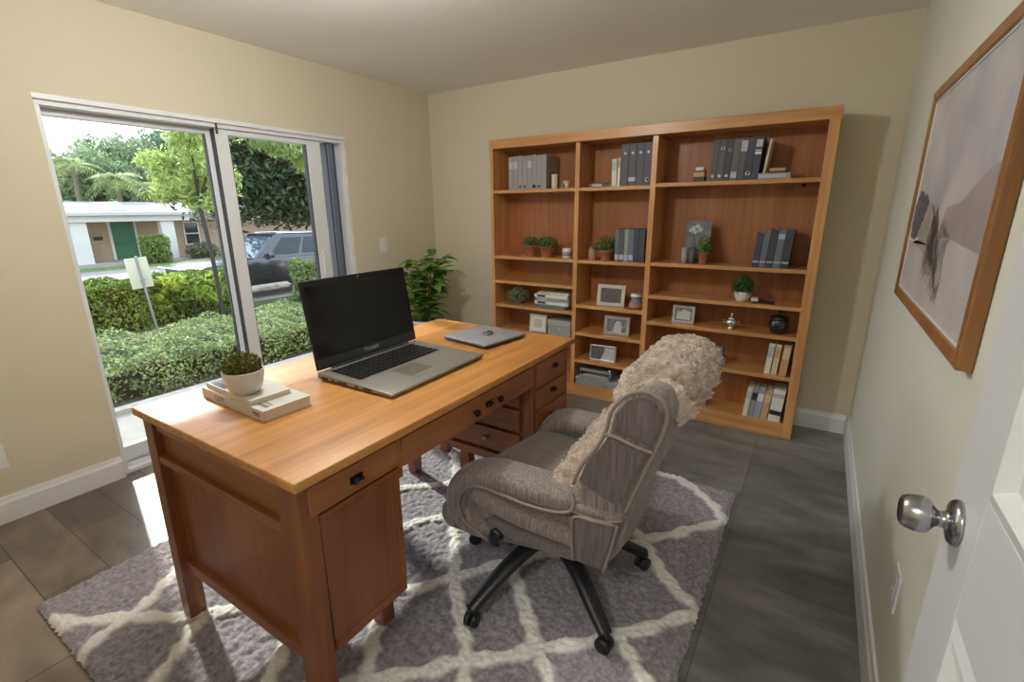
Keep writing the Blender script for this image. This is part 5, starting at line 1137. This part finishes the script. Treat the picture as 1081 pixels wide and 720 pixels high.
def shrub(nm, lab, c, r, n, size, lm, cat='shrub', box=0):
    o = thing(nm, lab, cat, (c[0], c[1], c[2]-r[2]))
    q = MB(); p, d = blob(n, c, r, .75)
    if box: p = np.array(c)+np.clip((p-np.array(c))*1.35, -np.array(r), np.array(r))
    leafmesh(q, p, d, size, .55, .6); q.build('foliage', lm, o)
    q = MB(); q.tube([(c[0], c[1], c[2]-r[2]), (c[0], c[1], c[2])], .06, 6); q.lathe([(.01, -r[2]*.7), (min(r[:2])*.6, -r[2]*.3), (min(r[:2])*.65, r[2]*.2), (.01, r[2]*.7)], c, 10); q.build('branches', core, o)
shrub('clipped_bush', 'rounded boxy dark green bush before the beige house porch', (-27.0, 10.55, -.30), (.45, .50, .68), 2600, .12, lh2, box=1)
shrub('garden_bush', 'low dull bush under the window of the beige house', (-27.6, 12.9, -.55), (.5, .75, .42), 1500, .15, leafmat('dull_bush', C(84, 90, 60), C(140, 140, 104)))
shrub('garden_bush', 'pale green bush further right before the beige house wall', (-26.5, 14.0, -.62), (.5, .8, .34), 1200, .16, leafmat('pale_bush', C(120, 136, 92), C(176, 186, 140)))
# trees behind the house
def tree(nm, lab, blobs, trunk, tr, n, size, lm, grp=None, asp=.5, cat='tree', droop=0, bark=None, shell=.55):
    c = trunk[0]; o = thing(nm, lab, cat, c, 0, grp); q = MB()
    vol = [b[1][0]*b[1][1]+b[1][1]*b[1][2] for b in blobs]; tv = sum(vol)
    for b, v in zip(blobs, vol):
        p, d = blob(int(n*v/tv), b[0], b[1], shell); leafmesh(q, p, d, size, asp, .7, droop)
    q.build('foliage', lm, o)
    q = MB(); q.tube(smooth_path(trunk, 4) if len(trunk) > 2 else trunk, tr, 10)
    for b in blobs: q.tube([trunk[-1], tuple((Vector(trunk[-1])+Vector(b[0]))/2+Vector((0, 0, .05))), b[0]], [tr*.6, tr*.45, tr*.15], 6)
    q.build('trunk', bark or mat('bark', C(84, 74, 62), .9, bump=(14, .8)), o); return o
lt1 = leafmat('far_tree_leaves', C(96, 118, 84), C(160, 178, 132), .4); lt2 = leafmat('far_tree_leaves_dark', C(80, 102, 78), C(136, 156, 120), .35); lt3 = leafmat('yellow_green_leaves', C(142, 164, 84), C(202, 212, 136), .5, .4); lt4 = leafmat('dark_canopy_leaves', C(30, 46, 24), C(66, 86, 46), .25, .35)  # far tree tones greyed and lightened, haze put into the leaf colour
def crown(cx, cy, cz, rx, ry, rz, k, s):
    rr = random.Random(s); return [((cx+rr.uniform(-.5, .5)*rx, cy+rr.uniform(-.8, .8)*ry, cz+rr.uniform(-.6, .7)*rz), (rx*rr.uniform(.4, .6), ry*rr.uniform(.3, .5), rz*rr.uniform(.3, .55))) for _ in range(k)]
far = [(-38, 12.0, 3.0, 2.2, 2.6, 1.9, 'lowest rounded tree behind the left end of the house roof'), (-44, 16.0, 4.6, 3, 3.0, 3.0, 'tall grey-green tree behind the left part of the house'),
       (-46, 20.5, 5.6, 3, 3.4, 3.4, 'tallest dark tree behind the middle of the house'), (-45, 25.5, 5.6, 3, 3.6, 3.4, 'tall dark tree rising behind the right part of the house'),
       (-36, 17.0, 2.7, 2, 2.4, 1.4, 'low bright bushy tree over the middle of the house roof'), (-48, 11.8, 4.2, 2.6, 2.2, 2.0, 'hazy far tree at the left edge of the glass door'), (-40, 21.5, 3.6, 2.4, 2.8, 2.0, 'mid-height leafy tree behind the bright street tree'),
       (-42, 30.5, 5.0, 3, 4.5, 3.6, 'broad dark tree beyond the middle frame of the door'), (-40, 38.5, 5.0, 3, 5, 3.6, 'broad dark tree seen through the right pane')]
for i, (cx, cy, cz, rx, ry, rz, lab) in enumerate(far):
    tree('background_tree', lab, crown(cx, cy, cz, rx, ry, rz, 11, i), [(cx, cy, -.93), (cx+.2, cy+.1, cz*.5), (cx, cy, cz*.7)], .22, 5200, .34, [lt1, lt1, lt2, lt2, lt3 if i == 4 else lt1, lt1, lt1, lt2, lt2][i], 'trees behind the beige house')
def palm(lab, x, y, h, L_, n, s):
    o = thing('palm_tree', lab, 'palm tree', (x, y, -.93), 0, 'palms behind the house'); rr = random.Random(s)
    q = MB(); q.tube(smooth_path([(x, y, -.93), (x+.15, y, h*.5), (x, y+.1, h)], 5), [.16, .15, .14, .13, .13, .12, .12, .11, .11, .11, .11][:11], 10); q.build('trunk', mat('palm_bark', C(120, 108, 90), .9, bump=(20, .6)), o)
    q = MB()
    for i in range(n):
        a = rr.uniform(0, 6.28); el = rr.uniform(-.1, 1.1); P_ = []
        for k in range(15):
            t = k/14; P_.append(Vector((x+math.cos(a)*L_*t*math.cos(el*(1-t*.3)), y+.1+math.sin(a)*L_*t*math.cos(el*(1-t*.3)), h+L_*(math.sin(el)*t-.75*t*t))))
        sd = Vector((-math.sin(a), math.cos(a), 0))
        for k in range(1, 15):
            w_ = L_*.26*math.sin(math.pi*min(.98, k/14*.9+.08))
            for s_ in (-1, 1):
                b = P_[k]; d = (P_[k]-P_[k-1]).normalized(); e = b+sd*s_*w_+d*w_*.5-Vector((0, 0, w_*.45)); q.add([b-d*.035, b+d*.035, e], [(0, 1, 2)])
        q.tube(P_, [.03-.0018*k for k in range(15)], 4)
    q.build('fronds', leafmat('palm_fronds', C(120, 140, 76), C(200, 206, 136), .45), o)
palm('feathery palm behind the left part of the house roof', -33.8, 11.9, 3.2, 1.7, 30, 1)
palm('lower feathery palm over the green front door', -33.8, 13.9, 2.7, 1.7, 30, 2)
palm('taller palm among the background trees', -35.5, 10.6, 4.0, 1.7, 26, 3)
# near street trees
tree('street_tree', 'bright yellow-green street tree with a thin dark trunk beside the middle frame', [((-10.9, 4.85, 1.95), (.5, .42, .35)), ((-10.6, 5.15, 2.45), (.6, .55, .45)), ((-10.4, 5.0, 2.95), (.5, .45, .35)), ((-10.9, 5.6, 2.1), (.5, .5, .5)), ((-10.6, 5.1, 1.6), (.35, .35, .22)), ((-10.3, 5.7, 3.2), (.6, .7, .4)), ((-10.9, 4.55, 2.35), (.35, .32, .22)), ((-10.9, 4.62, 1.75), (.3, .28, .18))],
     [(-10.35, 5.03, -.93), (-10.33, 5.0, .4), (-10.45, 4.98, 1.6)], .04, 5200, .15, lt3, asp=.32, droop=.8, bark=mat('dark_bark', C(58, 52, 48), .9, bump=(14, .8)))
tree('shade_tree', 'large dark shade tree hanging over the parked dark vehicle', crown(-16.5, 12.0, 3.3, 2.6, 4.2, 2.6, 16, 31)+[((-16, 8.9, 2.2), (1.2, 1.2, 1.2)), ((-17, 13, 1.7), (1.5, 3, .9)), ((-16, 10.8, 1.5), (1.4, 1.8, .7))],
     [(-18.5, 14.2, -.93), (-18.2, 14.0, 1.0), (-17.5, 13.0, 2.4)], .28, 26000, .24, lt4, asp=.4, droop=.5, shell=.3)
tree('drooping_tree', 'light green drooping branches before the dark shade tree, right pane', [((-9.6, 7.1, 2.45), (.5, .45, .35)), ((-9.7, 6.7, 2.75), (.6, .6, .3)), ((-9.6, 7.6, 2.3), (.5, .45, .5)), ((-9.5, 7.9, 1.75), (.4, .35, .5)), ((-9.4, 8.2, 2.6), (.7, .6, .5)), ((-9.8, 6.2, 2.8), (.5, .4, .2))],
     [(-9.0, 9.4, -.93), (-9.1, 9.3, 1.2), (-9.3, 8.6, 2.4)], .07, 3600, .17, leafmat('drooping_leaves', C(110, 142, 70), C(186, 200, 130), .45, .4), asp=.28, droop=1.5)
